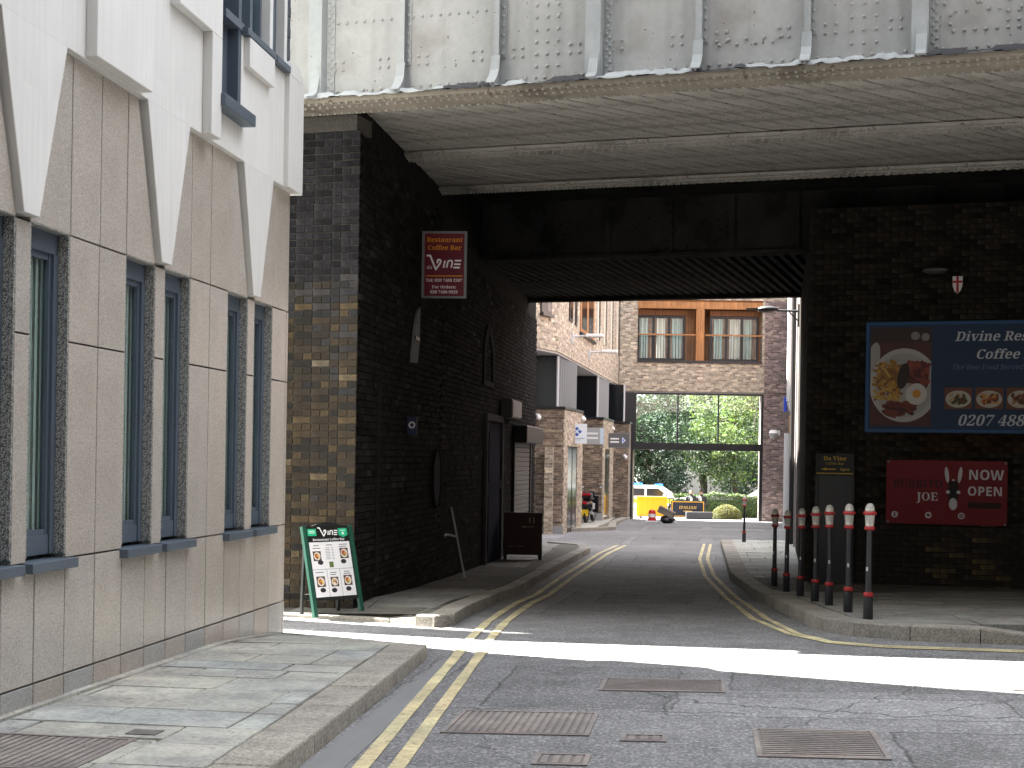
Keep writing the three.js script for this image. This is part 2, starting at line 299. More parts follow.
function flags(parent, name, x0, x1, s0, s1, off, mats, rowMin, rowMax, lenMin, lenMax, clips, bev = .006) {
  let s = s0;
  while (s < s1) {
    const h = rr(rowMin, rowMax); let x = x0 - rr(0, lenMax * .6);
    while (x < x1) {
      const l = rr(lenMin, lenMax), g = rr(.005, .011); const tl = rr(-.012, .012), tr = rr(-.012, .012);
      let poly = [[x + g, s + g + tl], [x + l - g, s + g + tr], [x + l - g, s + h - g + tr], [x + g, s + h - g + tl]];
      poly = clipPoly(poly, -1, 0, -x0); poly = clipPoly(poly, 1, 0, x1);
      for (const [a, b, c] of clips) if (poly.length) poly = clipPoly(poly, a, b, c);
      if (poly.length > 2) { let ar = 0; poly.forEach((p, i) => { const q = poly[(i + 1) % poly.length]; ar += p[0] * q[1] - q[0] * p[1]; }); if (Math.abs(ar) > .03) mesh(name, slab(poly, off, .06, rr(-.004, .004), bev), pick(mats), parent); }
      x += l;
    }
    s += h;
  }
}
const half = (ax, as, bx_, bs) => { const nx = (bs - as), ns = -(bx_ - ax), c = nx * ax + ns * as; return [nx, ns, c]; };   // keep the left side of a->b
const rect = (x0, x1, s0, s1) => [[x0, s0], [x1, s0], [x1, s1], [x0, s1]];
{ // near pavement along the office building
  const p = sgroup('pavement'); const off = .12, dip = (x, s) => .12 - .095 * sm(11.3, 13.6, s) * sm(-2.6, -3.9, x);
  for (let s = -6; s < 11.4; s += 1.5) { const e = Math.min(s + 1.5, 11.88), k = (q) => -2.15 - .034 * Math.max(0, q - 7); mesh('bedding', slab([[-4.05, s], [k(s), s], [k(e), e], [-4.05, e]], off - .012, .2), MT.joint, p); }
  mesh('bedding', slab([[-4.05, 11.9], [-2.33, 11.9], [-4.05, 13.5]], (x, s) => dip(x, s) - .012, .2), MT.joint, p);
  const kr = [[-2.08, -6], [-2.10, 6.9], [-2.16, 8.7], [-2.30, 11.9]]; kerbRun(p, kr, .3, off, MT.kerb, .9);
  kerbRun(p, [[-2.30, 11.91, .12], [-3.93, 13.44, .02]], .22, off, MT.kerb, .8);
  const end = half(-2.47, 11.78, -4.2, 13.40);
  flags(p, 'paving_slab', -3.93, -2.35, 3, 13.6, dip, MT.york, .36, .60, .45, 1.05, [half(-2.40, 0, -2.41, 6.9), half(-2.41, 6.9, -2.62, 11.9), end]);
  // mortar fillet against the wall
  for (let s = 3; s < 13; s += .85) mesh('mortar_fillet', slab([[-4.0, s], [-3.935 + rr(-.015, .02), s], [-3.935 + rr(-.015, .02), s + .85], [-4.0, s + .85]], (x, q) => dip(x, q) + .012, .06), MT.york[6], p);
}
{ // pavement along the left abutment
  const p = sgroup('pavement'); const off = .13, low = (x, s) => .13 - .095 * sm(-2.75, -3.5, x) * sm(17, 15.6, s);
  const kr = [[-4.8, 15.42, .035], [-3.3, 14.98, .05], [-2.75, 14.62, .12], [-2.60, 14.95, .13], [-2.64, 15.8, .13]];
  kerbRun(p, kr, .24, off, MT.kerbDark, .85);
  const kr2 = [[-2.64, 15.8], [-2.72, 19], [-2.67, 26.3], [-2.55, 32], [-2.75, 33.6], [-3.6, 34.6]];
  kerbRun(p, kr2, .24, off, MT.kerbDark, .85);
  const ins = [[-5, 15.62], [-3.2, 15.22], [-2.86, 15.0], [-2.88, 15.8], [-2.96, 19], [-2.91, 26.3], [-2.79, 32], [-2.99, 33.4], [-4.4, 34.4]];
  for (let i = 1; i < ins.length - 1; i++) { const a = ins[i], b = ins[i + 1]; if (b[1] > a[1] && i > 2) mesh('bedding', slab([[-4.6, a[1]], [a[0] + .04, a[1]], [b[0] + .04, b[1]], [-4.6, b[1]]], (x, s) => low(x, s) - .012, .2), MT.flagJoint, p); }
  mesh('bedding', slab([[-5, 15.62], [-3.2, 15.2], [-2.86, 15.0], [-2.9, 16], [-5, 16]], (x, s) => low(x, s) - .016, .2), MT.flagJoint, p);
  flags(p, 'paving_slab', -4.6, -2.8, 15.0, 34, low, MT.flag, .45, .65, .5, .95, [half(-2.90, 14, -2.90, 15.9), half(-2.88, 15.8, -2.97, 19), half(-2.82, 33, -4.4, 34.1), half(-5, 15.64, -2.86, 15.02), half(-2.97, 19, -2.80, 33)]);
}
{ // right pavement under the bridge
  const p = sgroup('pavement'); const off = .14;
  const kr = [[.36, 38], [.36, 35], [.41, 25.2], [.76, 20.4], [.98, 16.6], [1.13, 15.1], [1.42, 14.3], [1.9, 13.95], [2.5, 13.75]].map(q => [...q, off]).concat([[3.4, 13.55, .03], [5, 13.3, .02], [9, 12.8, .02]]);
  kerbRun(p, kr, .3, off, MT.kerbDark, .95);
  const rows = [[.64, 38], [.64, 35], [.70, 25.2], [1.05, 20.4], [1.27, 16.7], [1.42, 15.25], [1.62, 14.6], [2.05, 14.25], [2.6, 14.05], [3.5, 13.85], [9, 13.1]];
  for (let i = 0; i < rows.length - 1; i++) { const a = rows[i], b = rows[i + 1]; if (Math.abs(a[1] - b[1]) > .8) mesh('bedding', slab([[a[0] - .04, a[1]], [b[0] - .04, b[1]], [14, b[1]], [14, a[1]]], off - .012, .2), MT.flagJoint, p); }
  const cl = [half(.64, 34.9, .70, 25.2), half(.72, 25.2, 1.07, 20.4), half(1.07, 20.4, 1.29, 16.7), half(1.29, 16.7, 1.44, 15.25), half(1.42, 15.3, 1.62, 14.6), half(1.6, 14.6, 2.1, 14.25), half(2.05, 14.28, 9, 13.5)];
  flags(p, 'paving_slab', .6, 8.6, 13.6, 24, off, MT.flag, .5, .7, .7, 1.25, cl);
  flags(p, 'paving_slab', .6, 2.6, 24, 38, off, [...MT.york.slice(0, 3)], .6, .9, .7, 1.1, cl.slice(0, 2));
}
{ // far left island pavement in front of the brick blocks
  const p = sgroup('pavement'); const off = .11, poly = [[-5.4, 42.3], [-3.3, 45.5], [-2.95, 46.6], [-3.0, 48], [-3.25, 52], [-3.2, 60], [-5.4, 60]];
  mesh('bedding', slab(poly, off - .012, .2), MT.joint, p);
  kerbRun(p, [[-5.5, 42.2], [-3.3, 45.4], [-2.9, 46.6], [-2.98, 48], [-3.22, 52], [-3.15, 60]], .25, off, MT.kerb, 1);
  flags(p, 'paving_slab', -5.4, -3.2, 42.4, 60, off, MT.york, .6, .9, .6, 1.1, [half(-5.4, 42.55, -3.3, 45.75), half(-3.25, 45.6, -3.48, 52), half(-3.46, 52, -3.44, 60)]);
}

// ------------------------------------------------------------------ office building on the left: polished granite below, white stone above
{
  const b = thing('office_building', 'office building with pink-grey granite panels and white stone V points along the pavement', 'building');
  const FX = -4.0;                                             // granite face; a local frame with s along x and y up, thickness towards the street
  const face = new THREE.Matrix4().makeBasis(new THREE.Vector3(0, 0, -1), new THREE.Vector3(0, 1, 0), new THREE.Vector3(1, 0, 0));
  const put = (g) => { g.applyMatrix4(face); return g; };     // local (s, y, out) -> world (out, y, -s)
  const pan = (name, poly, back, front, mat, bev = .003) => {
    const g = extr(poly, front - back - 2 * bev, bev); g.translate(0, 0, back + bev); uvOff(g); return mesh(name, put(g), mat, b);
  };
  const uvOff = (g) => { const u = rnd(), v = rnd(), a = g.attributes.uv; for (let i = 0; i < a.count; i++) a.setXY(i, a.getX(i) + u, a.getY(i) + v); };
  const G = .009;
  const R = (s0, s1, y0, y1) => [[s0 + G, y0 + G], [s1 - G, y0 + G], [s1 - G, y1 - G], [s0 + G, y1 - G]];
  const lb = (s0, s1, y0, y1, o0, o1) => put(b2(s0, s1, y0, y1, o0, o1));
  const gp = (poly) => pan('granite_panel', poly, FX - .12, FX + rr(-.0015, .0015), pick(MT.granite));
  // the mass behind
  mesh('core', b2(-16, -4.75, -1, 27, 20, -13.40), MT.inner, b);
  mesh('end_wall', [b2(-4.74, -4.05, -.5, 5.15, -13.38, -13.43), b2(-4.74, -4.12, 5.15, 27, -13.38, -13.43)], MT.stone[2], b);
  const END = 13.46, P0 = 7.42, PITCH = 2.14, pl = .24, si = .97, mj = 2.33, hd = 3.0, vt = 4.13;
  for (let k = -4; k <= 2; k++) {
    const a = P0 + k * PITCH, near = k >= -2;
    const wins = [[a, a + .53], [a + .72, a + 1.25]];
    const low = [a, a + .417, a + .833, a + 1.25, a + 1.695, a + PITCH].map(v => Math.min(v, END));
    for (let i = 0; i < 5; i++) if (low[i + 1] - low[i] > .05) {
      gp(R(low[i], low[i + 1], pl, si));
      pan('plinth_panel', R(low[i], low[i + 1], -.25, pl), FX - .12, FX + .004, pick(MT.plinth));
    }
    for (const [p0, p1] of [[a + .53, a + .72], [a + 1.25, Math.min(a + 1.695, END)], [Math.min(a + 1.695, END), Math.min(a + PITCH, END)]]) if (p1 - p0 > .05) { gp(R(p0, p1, si, mj)); gp(R(p0, p1, mj, hd)); }
    wins.forEach(([w0, w1]) => {
      const w = mesh('window', [lb(w0 + .012, w1 - .012, hd - .13, hd - .002, FX - .13, FX - .075), lb(w0 + .012, w0 + .06, si + .03, hd - .13, FX - .13, FX - .075), lb(w1 - .075, w1 - .012, si + .03, hd - .13, FX - .13, FX - .07), lb(w0 + .06, w1 - .075, si + .03, si + .15, FX - .13, FX - .08)], MT.blueFrame, b);
      mesh('sill', [put(rbx(w1 - w0 + .1, .062, .26, .006, (w0 + w1) / 2 + .01, si - .028, FX - .065))], MT.blueFrame, w);
      mesh('inner_frame', [lb(w0 + .06, w0 + .085, si + .15, hd - .13, FX - .125, FX - .095), lb(w1 - .1, w1 - .075, si + .15, hd - .13, FX - .125, FX - .09), lb(w0 + .085, w1 - .1, hd - .17, hd - .13, FX - .125, FX - .095), lb(w0 + .085, w1 - .1, si + .15, si + .185, FX - .125, FX - .095)], MT.blueFrame, w);
      mesh('pane', lb(w0 + .085, w1 - .1, si + .185, hd - .17, FX - .114, FX - .111), MT.glass, w);
      // gathered curtain behind part of the glass
      const cg = []; for (let q = 0; q < 7; q++) { const s = w0 + .27 + q * .036; cg.push(put(bx(.03, hd - si - .1, .012, s, (hd + si) / 2, FX - .17 + (q % 2) * .02, 0, (q % 2 ? .7 : -.7)))); }
      if (near) { mesh('curtain', cg, MT.curtain, w); const bl = []; for (let q = 0; q < 40; q++) bl.push(lb(w0 + .02, w0 + .22, si + .2 + q * .045, si + .203 + q * .045, FX - .19, FX - .15)); mesh('blind', bl, MT.curtain, w); }
      // rough-hewn granite jambs
      mesh('jamb', [lb(w1 + .001, w1 + .004, si, hd, FX - .3, FX - .002), lb(w1 - .012, w1 + .001, si + .03, hd, FX - .072, FX - .004), lb(w0 - .004, w0 + .012, si + .03, hd, FX - .3, FX - .004), lb(w0, w1, hd - .002, hd + .004, FX - .3, FX - .004)], MT.rough, w);
    });
    // granite between the white points
    const t0 = a + .71, t1 = Math.min(a + .53 + PITCH, END); const top = (q) => [[q[0], hd], [q[1], hd]];
    const joints = [t0, a + 1.26, a + 1.705, a + PITCH, t1];
    for (let i = 0; i < 4; i++) {
      let poly = R(joints[i], Math.min(joints[i + 1], END), hd, vt + .05); if (joints[i] >= END - .02) continue;
      poly = clipPoly(poly, -1.1, .40, -1.1 * (t0) + .40 * hd); if (t1 < END - .1) poly = clipPoly(poly, 1.1, .36, 1.1 * t1 + .36 * hd);
      if (poly.length > 2) gp(poly);
    }
    // the white point above the pillar, and the block over it
    const v0 = a + .53, v1 = a + .72, WO = FX + .052;
    pan('stone_panel', [[v0, hd + .03], [v1, hd + .03], [v1 + .34, vt], [v0 - .31, vt]], FX - .1, WO, pick(MT.stone), .004);
  }
  const st = (s0, s1, y0, y1, back, front, bev = .004) => pan('stone_panel', R2(s0, s1, y0, y1), back, front, pick(MT.stone), bev);
  const R2 = (s0, s1, y0, y1) => [[s0 + .0015, y0 + .0015], [s1 - .0015, y0 + .0015], [s1 - .0015, y1 - .0015], [s0 + .0015, y1 - .0015]];
  const WB = FX - .1, W0 = FX + .052, W1 = FX + .13;
  // white wall over the points, bay by bay
  for (const [s0, s1] of [[-3, -1], [-1, 1.2], [1.2, 3.4], [3.4, 5.2], [5.2, 6.6], [6.6, 8.72], [8.72, 9.7], [9.7, 11.10]]) { st(s0, s1, vt, 4.93, WB, W0); st(s0, s1, 4.93, 6.2, WB, W0); st(s0, s1, 6.2, 8.6, WB, W0); st(s0, s1, 8.6, 27, WB, W0); }
  st(8.74, 9.66, vt + .02, 8.6, W0 + .001, W1); st(4.5, 5.6, vt + .02, 8.6, W0 + .001, W1);
  st(10.17, 11.09, 4.93, 8.6, W0 + .001, W1); st(10.87, 11.09, vt + .004, 4.925, W0 + .001, W1);
  // tall blue framed recess, then two windows over white aprons
  st(11.10, 11.80, vt, 4.45, WB, W0); st(11.80, 13.05, vt, 5.17, WB, W0); st(11.86, 12.56, 4.92, 5.165, W0 + .001, W0 + .055); st(13.05, 13.52, vt, 5.17, WB, W0 + .05);
  st(11.10, 11.80, 5.95, 27, WB, W0); st(12.58, 12.66, 5.22, 7.6, WB, W0); st(13.02, 13.10, 5.22, 7.6, WB, W0); st(11.8, 13.10, 7.6, 27, WB, W0);
  pan('stone_panel', [[13.05, 5.175], [13.51, 5.175], [13.38, 5.30], [13.10, 5.30]], WB, W0 + .05, MT.stone[0]);
  const rw = mesh('window', [lb(11.72, 11.795, 4.5, 5.95, FX - .1, FX + .048), lb(11.10, 11.14, 4.5, 5.95, FX - .1, FX - .05), lb(11.33, 11.37, 4.5, 5.95, FX - .1, FX - .02), lb(11.14, 11.72, 5.88, 5.945, FX - .1, FX + .04)], MT.blueFrame, b);
  mesh('sill', put(rbx(.78, .1, .3, .008, 11.46, 4.45, FX + .02)), MT.blueFrame, rw); mesh('pane', lb(11.14, 11.33, 4.5, 5.88, FX - .08, FX - .076), MT.glass, rw);
  mesh('spandrel', [lb(11.37, 11.72, 4.5, 5.2, FX - .1, FX - .045), lb(11.37, 11.84, 5.2, 5.27, FX - .1, FX + .06)], MT.blueFrame, rw); mesh('pane', lb(11.37, 11.72, 5.27, 5.88, FX - .08, FX - .076), MT.glass, rw);
  for (const [s0, s1] of [[11.82, 12.58], [12.66, 13.02]]) {
    const w = mesh('window', [lb(s0, s0 + .05, 5.24, 7.55, FX - .1, FX - .03), lb(s1 - .05, s1, 5.24, 7.55, FX - .1, FX - .03), lb(s0 + .05, s1 - .05, 5.24, 5.31, FX - .1, FX - .03), lb((s0 + s1) / 2 - .04, (s0 + s1) / 2 + .03, 5.31, 7.55, FX - .1, FX + .0)], MT.blueFrame, b);
    mesh('sill', put(rbx(s1 - s0 + .06, .06, .26, .006, (s0 + s1) / 2, 5.205, FX - .02)), MT.blueFrame, w); mesh('pane', lb(s0 + .05, s1 - .05, 5.31, 7.55, FX - .072, FX - .068), MT.glass, w);
    const cg = []; for (let q = 0; q < Math.round((s1 - s0) / .05); q++) cg.push(put(bx(.05, 2.3, .01, s0 + .03 + q * .05, 6.42, FX - .16 + (q % 2) * .015, 0, q % 2 ? .5 : -.5))); mesh('curtain', cg, MT.white, w);
  }
  st(13.10, 13.44, 7.72, 27, WB, W0);
  // slate-hung return of the upper floor
  for (let i = 0; i < 24; i++) mesh('slate', lb(13.11, 13.44, 5.31 + i * .1, 5.405 + i * .1, FX - .12, FX - .02 + (i % 2) * .004), MT.slate, b);
}

// ------------------------------------------------------------------ railway bridge over the street
const BT = rad(10.73), BO = [-4.52, 0, -15.73];
const fromB = (x, z) => [BO[0] + x * Math.cos(BT) - z * Math.sin(BT), -(BO[2] + x * Math.sin(BT) + z * Math.cos(BT))];   // bridge frame -> [x, s]
function rivets(parent, list, r = .019) {
  const g = new THREE.SphereGeometry(1, 7, 4, 0, Math.PI * 2, 0, Math.PI / 2); g.rotateX(Math.PI / 2);
  inst('rivet', g, parent.userData.rivetMat, list.map(([x, y, z, down]) => mat4(x, y, z, 0, r * rr(.9, 1.15), r * rr(.9, 1.15), r * .95, down ? Math.PI / 2 : 0)), parent);
  delete parent.userData.rivetMat;
}
{
  const b = thing('railway_bridge', 'pale riveted steel girder railway bridge crossing over the street', 'bridge', BO, -BT);
  const Y0 = 5.5, YT = 7.8, XE = 30, rv = [], wb = fbm(16, 3);
  mesh('deck', [b2(-.7, XE, 6.05, 7.0, -.1, -3), b2(-3.4, XE, 6.05, 7.0, -3.001, -9.2), b2(.6, XE, 5.66, 6.049, -.06, -5.5)], MT.sootSteel, b);
  // web, one plate per bay, with a cover strip on the joints
  const sx = [.19]; for (let x = 1.19; x < XE; x += 1.087) sx.push(x);
  const wide = (i) => i % 3 === 0;
  mesh('web_plate', b2(-.62, .06, 5.56, YT, -.05, 0), MT.girder, b);
  for (let i = 0; i < sx.length; i++) {
    const x0 = sx[i], x1 = i + 1 < sx.length ? sx[i + 1] : XE;
    mesh('web_plate', b2(x0 + .002, x1 - .002, 5.56, YT, -.05, (i % 2) * .004), MT.girder, b);
    const vis = x0 < 9;
    if (vis) {
      // small patches of rivets, a row near the bottom edge and one half-way up
      for (let x = x0 + .1; x < x1 - .04; x += .105) { rv.push([x, 5.665, .004]); if (i % 3 !== 2) rv.push([x, 6.42, .004]); }
      for (const q of [x0 + .22, x1 - .24]) for (const [dx, dy] of [[-.05, 0], [.05, 0], [-.05, .09], [.05, .09]]) rv.push([q + dx, 5.90 + dy, .004]);
      if (i % 3 === 2) for (let q = 0; q < 7; q++) for (let c = 0; c < 3; c++) rv.push([(x0 + x1) / 2 + (c - 1) * .12, 5.78 + q * .13, .004]);
      if (i === 6) for (let q = 0; q < 8; q++) { rv.push([x0 + .22 + q * .1, 6.02 + (q % 3 ? 0 : .08), .004]); rv.push([x0 + .3 + q * .1, 5.83, .004]); }
      if (i === 4) for (let q = 0; q < 8; q++) rv.push([x0 + .2 + q * .09, 5.86 + (q % 2) * .05, .004]);
    }
    // stiffener: every third a broad flat one, the others narrow with a foot that sweeps out
    if (wide(i)) {
      mesh('stiffener', [b2(x0 - .085, x0 + .075, 5.56, YT, .135, .155), b2(x0 + .045, x0 + .075, 5.56, YT, .0045, .135), b2(x0 + .078, x0 + .17, 5.56, YT, .0045, .022)], MT.girderBlue, b);
      mesh('foot', (() => { const g = extr([[.155, 5.56], [.3, 5.56], [.22, 5.62], [.165, 5.78], [.155, 5.9]], .10); g.rotateY(-Math.PI / 2); g.translate(x0 + .06, 0, 0); return uvm(g); })(), MT.girderBlue, b);
      if (vis) for (let y = 5.64; y < 6.9; y += .085) { rv.push([x0 + .11, y, .022]); rv.push([x0 + .145, y + .042, .022]); }
    } else {
      const prof = [[.0045, 5.56], [.25, 5.56], [.235, 5.585], [.16, 5.64], [.105, 5.73], [.085, 5.86], [.08, YT], [.0045, YT]];
      mesh('stiffener', [(() => { const g = extr(prof, .022); g.rotateY(-Math.PI / 2); g.translate(x0 + .011, 0, 0); return uvm(g); })(), b2(x0 - .03, x0 + .035, 5.9, YT, .0805, .095), b2(x0 + .014, x0 + .085, 5.9, YT, .0045, .018)], MT.girderBlue, b);
      const fp = []; for (const [z, y] of [[.25, 5.585], [.165, 5.66], [.11, 5.75], [.088, 5.9]]) fp.push([z, y]);
      mesh('foot', fp.slice(0, 3).map((p, q) => { const n = fp[q + 1], L = Math.hypot(n[0] - p[0], n[1] - p[1]); return bx(.10, L + .012, .014, x0, (p[1] + n[1]) / 2, (p[0] + n[0]) / 2 + .008, Math.atan2(n[0] - p[0], n[1] - p[1])); }), MT.girderBlue, b);
      if (vis) for (let y = 5.94; y < 6.9; y += .1) rv.push([x0 + .055, y, .018]);
    }
  }
  mesh('bottom_flange', [b2(-.62, XE, Y0, 5.555, -.30, .20), b2(-.62, XE, Y0 - .02, Y0 - .0005, -.26, .14)], MT.flangeTan, b);
  mesh('top_flange', [b2(-.62, XE, YT, YT + .06, -.4, .36), b2(-.62, XE, YT - .12, YT - .001, .005, .03)], MT.girder, b);
  // torn lead flashing lying along the bottom flange
  for (let i = 0; i < 16; i++) {
    const x0 = .1 + i * .54, n = 14, P = [], I = [], U = [];
    for (let q = 0; q <= n; q++) {
      const x = x0 + q / n * .56, a = wb(x * .31, .2), c = wb(x * .53, .7), d = wb(x * .9, .45); const lift = .02 + .05 * a;
      for (const [z, y] of [[.012, 5.575 + .07 * c], [.10, 5.567 + lift * .6], [.19 + .05 * d, 5.565 + lift * .8 - .05 * (c > .55 ? c : 0)], [.205 + .05 * d, 5.53 + .04 * d]]) { P.push(x, y, z); U.push(x, z + y); }
    }
    for (let q = 0; q < n; q++) for (let k = 0; k < 3; k++) { const o = q * 4 + k; I.push(o, o + 5, o + 1, o, o + 4, o + 5); }
    const g = new THREE.BufferGeometry(); g.setAttribute('position', new THREE.Float32BufferAttribute(P, 3)); g.setAttribute('uv', new THREE.Float32BufferAttribute(U, 2)); g.setIndex(I); g.computeVertexNormals();
    mesh('flashing', g, i % 5 === 3 || i % 7 === 5 ? std({ color: lin(.05, .05, .055) }, .8) : MT.girderBlue, b);
  }
  // soffit: skewed trough plates between the flanges of the cross girders
  const plate = (len) => { const k = .6 / .8; return extr([[0, 0], [.176, 0], [.176 + len * k, len], [len * k, len]], .03).rotateX(-Math.PI / 2).translate(0, 5.6, 0); };
  for (const [z0, z1] of [[-.3, -2.78], [-3.22, -5.18]]) {
    const g = plate(z0 - z1 + .12); uvm(g); let i = 0;
    for (let x = -2.1; x < 10; x += .2, i++) { const m = mesh('soffit_plate', g, MT.soffit[Math.floor(rnd() * 4)], b); m.position.set(x, (i % 2) * .006 + rr(-.004, .004), z0); }
    tag(mesh('soffit_plate', b2(10.2, XE, 5.6, 5.63, z0, z1), MT.soffit[0], b), null, null, null, 'stuff');
  }
  for (const [z0, z1] of [[-2.78, -3.22], [-5.18, -5.56]]) {
    mesh('cross_girder_flange', [b2(-1.5, XE, 5.545, 5.585, z0, z1), b2(-1.5, XE, 5.53, 5.5445, z0 - .1, z1 + .1)], MT.soffit[2], b);
    for (let x = -.6; x < 9; x += .11) { rv.push([x, 5.545, z0 - .05, 1]); rv.push([x + .055, 5.545, z1 + .05, 1]); rv.push([x + .03, 5.53, (z0 + z1) / 2 - .06, 1], [x + .08, 5.53, (z0 + z1) / 2 + .06, 1]); }
  }
  for (let x = 0; x < 9; x += .09) { rv.push([x, Y0, -.28, 1], [x + .045, Y0, .17, 1], [x, Y0 - .02, -.2, 1], [x + .045, Y0 - .02, .08, 1]); }
  b.userData.rivetMat = MT.girder; rivets(b, rv.filter(q => !q[3])); b.userData.rivetMat = MT.soffit[0]; rivets(b, rv.filter(q => q[3]), .02);
}
{ // the second, older span behind it
  const b = thing('rear_railway_bridge', 'soot-black second bridge span with corrugated underside, behind the pale girder', 'bridge', BO, -BT);
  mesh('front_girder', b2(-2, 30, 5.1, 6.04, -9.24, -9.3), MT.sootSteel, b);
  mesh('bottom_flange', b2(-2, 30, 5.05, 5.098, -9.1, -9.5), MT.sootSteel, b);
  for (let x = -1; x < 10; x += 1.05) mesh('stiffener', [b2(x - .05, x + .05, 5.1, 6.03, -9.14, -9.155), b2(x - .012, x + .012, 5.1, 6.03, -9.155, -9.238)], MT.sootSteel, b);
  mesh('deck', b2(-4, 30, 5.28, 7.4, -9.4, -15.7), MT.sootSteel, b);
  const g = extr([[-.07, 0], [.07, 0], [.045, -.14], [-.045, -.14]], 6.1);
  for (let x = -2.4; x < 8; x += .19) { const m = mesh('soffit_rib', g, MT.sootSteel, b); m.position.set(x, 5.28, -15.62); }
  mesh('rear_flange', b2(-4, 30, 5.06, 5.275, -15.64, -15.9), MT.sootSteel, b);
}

// ------------------------------------------------------------------ abutments
const brickGeo = new RoundedBoxGeometry(.219, .071, .03, 1, .006), headGeo = new RoundedBoxGeometry(.104, .071, .03, 1, .006); uvm(brickGeo); uvm(headGeo);
const bm = (c) => std({ color: lin(...c), map: TX.brickNoise, bumpMap: TX.brickBump, bumpScale: .006 }, .85);
const BR = {
  blue: [[.045, .046, .055], [.06, .06, .07], [.035, .035, .042], [.075, .07, .075], [.05, .045, .048]].map(bm),
  red: [[.30, .10, .045], [.22, .085, .045]].map(bm),
  stock: [[.105, .072, .038], [.082, .057, .032], [.06, .043, .027], [.15, .105, .052], [.042, .032, .024], [.068, .051, .035], [.027, .023, .02]].map(bm),
  pale: [[.22, .17, .10], [.24, .20, .15]].map(bm),
};
{
  const a = thing('brick_abutment', 'tall brick bridge abutment, dark blue bricks over brown ones, with soot-black inner wall', 'abutment');
  const c0 = fromB(.53, -.33), c1 = fromB(-.85, -.33);
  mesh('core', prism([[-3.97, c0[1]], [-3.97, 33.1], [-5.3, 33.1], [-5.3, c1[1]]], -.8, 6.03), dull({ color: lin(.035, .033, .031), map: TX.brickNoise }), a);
  mesh('mortar_bed', prism([fromB(-1.6, -.316), fromB(.535, -.316), fromB(.535, -.329), fromB(-1.6, -.329)], -.6, 5.295), std({ color: lin(.19, .178, .155), map: TX.brickNoise }, .95), a);
  // added unseen spandrel wall, its arch shaped to let sun into the alley
  mesh('sun_shaping_wall', (() => { const h = [[-1.05, -.4], [-1.05, 5.2]]; for (let k = 1; k < 12; k++) { const t = Math.PI * k / 12; h.push([-3.05 + 2.0 * Math.cos(t), 5.2 + 2.2 * Math.sin(t)]); } h.push([-5.05, 5.2], [-5.05, -.4]); const g = extr([[-14, -.6], [-.63, -.6], [-.63, 7.9], [-14, 7.9]], .5, 0, [h]); g.translate(0, 0, -.6); g.rotateY(-BT); g.translate(...BO); return uvm(g); })(), BR.blue[1], a);
  mesh('coping', (() => { const g = b2(-14, -.64, 7.801, 7.861, -.099, .1); g.rotateY(-BT); g.translate(...BO); return uvm(g); })(), BR.blue[1], a);  // unseen ledge added to straighten the shadow edge across the road
  mesh('bearing_stone', (() => { const g = b2(-.62, .50, 5.3, 5.478, -.70, -.298); g.rotateY(-BT); g.translate(...BO); return uvm(g); })(), std({ color: lin(.12, .115, .11), map: TX.kerb }, .9), a);
  // front face bricks, English bond, individually laid
  let n = 0; const stuff = [], stuffCol = [], cH = .0805, W0 = .545;
  const zone = (y, u) => { const r = rnd(); if (rnd() < sm(2.3, 4.3, y + .3 * Math.sin(u * 7))) { if (r < .02 && u < .3) return pick(BR.red); if (r < .08 && y < 4.3) return pick(BR.stock); return pick(BR.blue); } if (r < .05) return pick(BR.pale); if (r < .10) return pick(BR.blue); return pick(BR.stock); };
  for (let c = 0; c < 67; c++) {
    const y = -.10 + c * cH; let u = 0; const hd = c % 2; let k = 0;                 // u runs left from the corner
    while (u < 1.9) {
      const head = hd || (k === 1 && !hd) ; const w = head ? .1125 : .2275; const g = head ? headGeo : brickGeo;
      if (y + .04 > 5.30 && u < 1.2) { u += w; k++; continue; }
      const l = [W0 - u - w / 2, -.315 + rr(-.004, .004)], P = fromB(...l), M = mat4(P[0], y + .04, -P[1], -BT + rr(-.006, .006), 1, 1, 1);
      if (u < .80 && n < 300 && (!head || w > .2 || c % 2 === 0 || u < .8)) { const m = mesh('brick', g, zone(y, u), a); m.applyMatrix4(M); n++; } else { stuff.push(mat4(P[0], y + .04, -P[1], -BT, w / .2275, 1, 1)); stuffCol.push(y > 3.3 ? C(.05, .05, .058).multiplyScalar(rr(.7, 1.4)) : C(.15, .10, .05).multiplyScalar(rr(.3, 1.3))); }
      u += w; k++;
    }
  }
  // sooty inner wall, running away under the bridge
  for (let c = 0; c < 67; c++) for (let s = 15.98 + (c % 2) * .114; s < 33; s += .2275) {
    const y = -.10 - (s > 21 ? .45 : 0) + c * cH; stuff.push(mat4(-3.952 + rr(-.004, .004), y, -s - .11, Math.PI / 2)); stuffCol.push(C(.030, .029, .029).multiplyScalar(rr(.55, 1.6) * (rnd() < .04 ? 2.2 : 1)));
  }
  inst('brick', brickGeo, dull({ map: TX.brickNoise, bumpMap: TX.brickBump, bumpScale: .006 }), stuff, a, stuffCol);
  mesh('damp_run', [b2(-3.94, -3.934, .2, 2.6, -17.0, -17.22), b2(-3.94, -3.934, 2.3, 3.4, -16.6, -16.7)], dull({ color: lin(.028, .028, .03), map: TX.york }), a);
}
